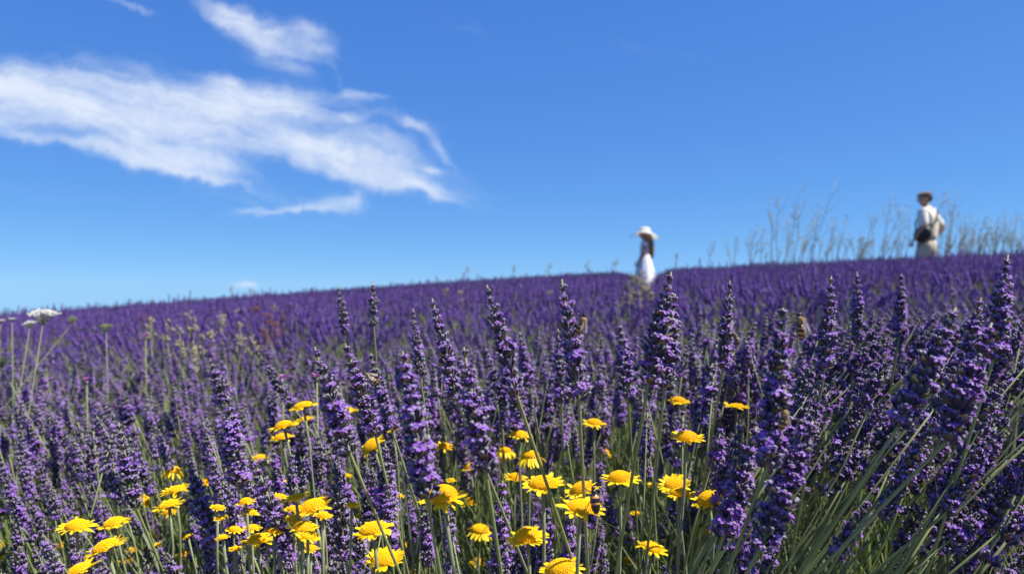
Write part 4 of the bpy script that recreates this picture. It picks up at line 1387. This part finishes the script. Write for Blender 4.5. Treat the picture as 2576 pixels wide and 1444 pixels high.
# ------------------------------------------------------------------ people
def grow(verts, edges, radii, root=0, sub=2):
    me = bpy.data.meshes.new('tmp')
    me.from_pydata([tuple(v) for v in verts], edges, [])
    o = bpy.data.objects.new('tmp', me); COL.objects.link(o)
    md = o.modifiers.new('skin', 'SKIN'); md.use_smooth_shade = True
    if not me.skin_vertices: 
        bpy.context.view_layer.objects.active = o
    lay = me.skin_vertices[0] if me.skin_vertices else None
    for i, r_ in enumerate(radii):
        lay.data[i].radius = r_ if hasattr(r_, '__len__') else (r_, r_)
        lay.data[i].use_root = (i == root)
    s_ = o.modifiers.new('sub', 'SUBSURF'); s_.levels = sub; s_.render_levels = sub
    dg = bpy.context.evaluated_depsgraph_get()
    out = bpy.data.meshes.new_from_object(o.evaluated_get(dg))
    bpy.data.objects.remove(o)
    b = MB()
    b.add([v.co.copy() for v in out.vertices], [tuple(p.vertices) for p in out.polygons])
    bpy.data.meshes.remove(out)
    return b


def chain_grow(chains, sub=2):
    """chains: lists of (point, radius); a chain may start with ('at', index) naming an existing joint"""
    V, E, RD = [], [], []
    for ch in chains:
        prev = None
        for it in ch:
            if it[0] == 'at': prev = it[1]; continue
            V.append(Vector(it[0])); RD.append(it[1])
            if prev is not None: E.append((prev, len(V) - 1))
            prev = len(V) - 1
    return grow(V, E, RD, 0, sub)


def hand(b, wrist, dirv, palm_n, mirror):
    """palm with four unequal fingers and a thumb, slightly curled"""
    d = Vector(dirv).normalized(); nrm = Vector(palm_n); nrm = (nrm - d * nrm.dot(d)).normalized(); s_ = d.cross(nrm) * mirror
    w0 = Vector(wrist)
    b.merge(chain_grow([[(w0 - d * .02, (.026, .02)), (w0 + d * .04, (.036, .017)), (w0 + d * .085, (.034, .014))]], 1), Matrix.Identity(4))
    for k, (off, ln) in enumerate(((.028, .068), (.010, .078), (-.009, .072), (-.026, .056))):
        o = w0 + d * .075 + s_ * off
        b.merge(chain_grow([[(o, .0095), (o + d * ln * .5 + nrm * .006, .009), (o + d * ln * .82 + nrm * ln * .3, .0085), (o + d * ln * .95 + nrm * ln * .55, .007)]], 1), Matrix.Identity(4))
    o = w0 + d * .02 + s_ * .026
    b.merge(chain_grow([[(o, .012), (o + d * .03 + s_ * .026 + nrm * .006, .0105), (o + d * .058 + s_ * .032 + nrm * .016, .008)]], 1), Matrix.Identity(4))


def head_mb(b, c, yaw):
    """skull with jaw, nose and ears; returns the head's own frame"""
    fm = Matrix.Translation(Vector(c)) @ Matrix.Rotation(yaw, 4, 'Z')
    t = MB()
    t.ball((0, -.005, .02), (.076, .095, .105), 0, 16, 12)
    t.ball((0, .028, -.055), (.052, .060, .062), 0, 12, 9)
    t.tube([(0, .085, .03), (0, .104, .0), (0, .112, -.018), (0, .088, -.030)], [.008, .012, .016, .012], 6, 0)
    for s_ in (-1, 1): t.ball((s_ * .077, -.01, -.002), (.012, .022, .032), 0, 8, 6)
    b.merge(t, fm)
    return fm


def face_parts(root, body, fm):
    for s_ in (-1, 1):
        e = MB(); e.ball((s_ * .031, .079, .018), (.014, .010, .009), 0, 8, 6)
        link('eye', e.mesh('eye', [M['eye']]), body, fm)
    l_ = MB(); l_.ball((0, .082, -.062), (.023, .010, .007), 0, 10, 6); link('mouth', l_.mesh('mouth', [M['lip']]), body, fm)


# the man: walks away to the left, head turned left, bag on his left hip
mp_ = at(2332, 640, 13.0)
mz = float(soil_z(mp_.x, mp_.y))
man_top = at(2332, 482, 13.0).z
man = empty('person', (mp_.x, mp_.y, mz), (0, 0, R(46)))
ms = (man_top - mz) / 1.80
man.scale = (ms * 1.14, ms * 1.14, ms)
body = chain_grow([
    [((0, 0, .96), (.15, .115)), ((0, .0, 1.12), (.145, .11)), ((0, .01, 1.30), (.165, .12)), ((0, -.005, 1.43), (.15, .10)), ((0, .0, 1.50), (.065, .065)), ((0, .015, 1.58), (.058, .06))],
    [('at', 3), ((-.19, 0, 1.42), .062), ((-.27, -.03, 1.15), .048), ((-.28, .10, .94), .032)],
    [('at', 3), ((.19, -.02, 1.42), .062), ((.29, -.16, 1.16), .048), ((.18, -.06, .98), .032)],
    [('at', 0), ((-.10, .01, .88), .10), ((-.11, .10, .50), .07), ((-.11, .06, .10), .045), ((-.11, .18, .04), .04)],
    [('at', 0), ((.10, -.01, .88), .10), ((.11, -.06, .50), .07), ((.11, -.22, .14), .045), ((.11, -.14, .04), .04)],
])
fm = head_mb(body, (0, .03, 1.665), R(28))
hand(body, (-.28, .11, .93), (-.02, .35, -.9), (1, .1, 0), -1)
hand(body, (.175, -.05, .97), (-.3, .6, -.5), (-1, -.2, 0), 1)
bo = link('body', body.mesh('body', [M['skin']]), man)
face_parts(man, bo, fm)
hr = MB(); hr.ball((0, -.022, .025), (.083, .092, .098), 0, 14, 10); link('hair', hr.mesh('hair', [M['hairdark']]), bo, fm)
cp = MB(); cp.ball((0, .005, .085), (.092, .110, .050), 0, 16, 8, Euler((R(-8), 0, 0)).to_matrix()); cp.ball((0, .080, .060), (.055, .040, .012), 0, 12, 6, Euler((R(-14), 0, 0)).to_matrix())
link('flat_cap', cp.mesh('flat_cap', [M['cap']]), man, fm)
sh = chain_grow([
    [((0, 0, .93), (.175, .135)), ((0, -.005, 1.05), (.175, .135)), ((0, -.01, 1.25), (.185, .14)), ((0, -.015, 1.42), (.17, .115)), ((0, -.005, 1.505), (.08, .078))],
    [('at', 3), ((-.20, 0, 1.425), .082), ((-.245, -.015, 1.27), .078), ((-.27, -.025, 1.13), .072)],
    [('at', 3), ((.20, -.02, 1.425), .082), ((.255, -.085, 1.27), .078), ((.285, -.145, 1.17), .072)],
])
link('shirt', sh.mesh('shirt', [M['shirt']]), man)
ve = chain_grow([[((0, -.01, .90), (.185, .145)), ((0, -.012, 1.02), (.185, .147)), ((0, -.02, 1.24), (.188, .15)), ((0, -.028, 1.38), (.155, .122)), ((0, -.02, 1.455), (.11, .085))]])
link('waistcoat', ve.mesh('waistcoat', [M['vest']]), man)
tr = chain_grow([
    [((0, 0, .99), (.165, .13)), ((0, 0, .88), (.175, .14))],
    [('at', 1), ((-.10, .02, .74), .115), ((-.11, .10, .48), .088), ((-.11, .06, .11), .075)],
    [('at', 1), ((.10, -.01, .74), .115), ((.11, -.06, .48), .088), ((.11, -.21, .15), .075)],
])
link('trousers', tr.mesh('trousers', [M['trouser']]), man)
for s_, yo, zo in ((-1, .15, .035), (1, -.16, .05)):
    sb_ = MB(); sb_.ball((s_ * .11, yo, zo), (.05, .14, .045), 0, 12, 7); link('shoe', sb_.mesh('shoe', [M['shoe']]), man)
bg_ = MB()
bg_.ball((-.245, .0, 1.02), (.065, .125, .15), 0, 14, 9, Euler((R(30), 0, 0)).to_matrix())
bag = link('shoulder_bag', bg_.mesh('shoulder_bag', [M['bag']]), man)
st = MB(); st.tube([(-.21, -.05, 1.08), (-.10, -.165, 1.25), (.03, -.14, 1.42), (.10, -.02, 1.50), (.08, .11, 1.42), (-.06, .15, 1.25), (-.21, .10, 1.08)], .013, 6, 0)
link('strap', st.mesh('strap', [M['bag']]), bag)
tag(man, 'person in brown flat cap and beige clothes with black shoulder bag, walking on the skyline', 'person')

# the woman: wide white hat, long brown hair, pale dress
WD = 17.0
wp = at(1622, 700, WD)
wz = float(soil_z(wp.x, wp.y))
w_top = at(1620, 574, WD).z
woman = empty('person', (wp.x, wp.y, wz), (0, 0, R(80)))
ws = (w_top - wz) / 1.74
woman.scale = (ws * 1.22, ws * 1.22, ws)
body = chain_grow([
    [((0, 0, .92), (.14, .11)), ((0, 0, 1.06), (.11, .09)), ((0, .01, 1.22), (.13, .10)), ((0, 0, 1.36), (.12, .08)), ((0, 0, 1.42), (.048, .048)), ((0, .01, 1.50), (.044, .046))],
    [('at', 3), ((-.155, 0, 1.345), .045), ((-.20, .02, 1.10), .036), ((-.17, .12, .90), .025)],
    [('at', 3), ((.155, 0, 1.345), .045), ((.20, -.03, 1.10), .036), ((.18, .05, .88), .025)],
    [('at', 0), ((-.09, .0, .82), .088), ((-.09, .05, .46), .058), ((-.09, .02, .09), .036), ((-.09, .12, .035), .033)],
    [('at', 0), ((.09, .0, .82), .088), ((.09, -.03, .46), .058), ((.09, -.12, .11), .036), ((.09, -.03, .035), .033)],
])
fm = head_mb(body, (0, .015, 1.575), R(10))
hand(body, (-.17, .13, .89), (.05, .4, -.9), (1, 0, 0), -1)
hand(body, (.18, .06, .87), (-.05, .35, -.9), (-1, 0, 0), 1)
bo = link('body', body.mesh('body', [M['skin']]), woman)
face_parts(woman, bo, fm)
hr = MB(); hr.ball((0, -.025, .022), (.086, .094, .10), 0, 14, 10)
hr.tube([(0, -.08, .02), (.0, -.115, -.10), (-.01, -.13, -.24), (.0, -.15, -.40), (.0, -.155, -.55), (0, -.14, -.64)], [.06, .075, .078, .07, .05, .02], 10, 0)
hr.tube([(-.07, -.04, .0), (-.085, -.06, -.12), (-.09, -.08, -.28), (-.08, -.1, -.42)], [.03, .04, .038, .012], 8, 0)
link('hair', hr.mesh('hair', [M['hair']]), bo, fm)
ht = MB()
nseg = 40; prof = [(.0, .150), (.05, .148), (.085, .128), (.10, .085), (.105, .045), (.16, .035), (.22, .015), (.262, -.012), (.255, -.018), (.16, .028), (.095, .038)]
vv = []
for (r_, z) in prof:
    for k in range(nseg):
        a = 2 * math.pi * k / nseg
        e_ = max(0, (r_ - .1) / .16)
        wob = .014 * math.sin(3 * a + .6) * e_ - .085 * math.sin(a) ** 2 * e_ + .02 * max(0, -math.cos(a)) * e_
        vv.append((r_ * math.cos(a), r_ * math.sin(a), z + wob))
ff = []
for i in range(len(prof) - 1):
    for k in range(nseg): ff.append((i * nseg + k, i * nseg + (k + 1) % nseg, (i + 1) * nseg + (k + 1) % nseg, (i + 1) * nseg + k))
ht.add(vv, ff)
link('sun_hat', ht.mesh('sun_hat', [M['hat']]), woman, fm @ Matrix.Translation((0, -.01, .02)) @ Matrix.Rotation(R(6), 4, 'X') @ Matrix.Scale(1.16, 4))
dr = chain_grow([
    [((0, 0, 1.02), (.125, .10)), ((0, .005, 1.20), (.142, .112)), ((0, -.005, 1.345), (.13, .088))],
    [('at', 2), ((-.155, 0, 1.345), .058), ((-.18, .01, 1.24), .058)],
    [('at', 2), ((.155, 0, 1.345), .058), ((.18, -.01, 1.24), .058)],
])
link('dress_bodice', dr.mesh('dress_bodice', [M['dress']]), woman)
sk = MB(); nseg = 36; vv = []
for i, (z, r_) in enumerate(((1.06, .118), (.95, .155), (.75, .205), (.55, .25), (.38, .285), (.26, .305))):
    for k in range(nseg):
        a = 2 * math.pi * k / nseg
        fold = 1 + .07 * (i / 5) * math.sin(9 * a + .5 * i)
        vv.append((r_ * fold * math.cos(a), r_ * .85 * fold * math.sin(a), z))
ff = []
for i in range(5):
    for k in range(nseg): ff.append((i * nseg + k, i * nseg + (k + 1) % nseg, (i + 1) * nseg + (k + 1) % nseg, (i + 1) * nseg + k))
sk.add(vv, ff)
link('dress_skirt', sk.mesh('dress_skirt', [M['dress']]), woman)
for s_, yo in ((-1, .08), (1, -.06)):
    sb_ = MB(); sb_.ball((s_ * .09, yo, .03), (.04, .115, .035), 0, 12, 7); link('shoe', sb_.mesh('shoe', [M['shoe']]), woman)
tag(woman, 'person in wide white sun hat and pale dress, long brown hair, standing in lavender', 'person')
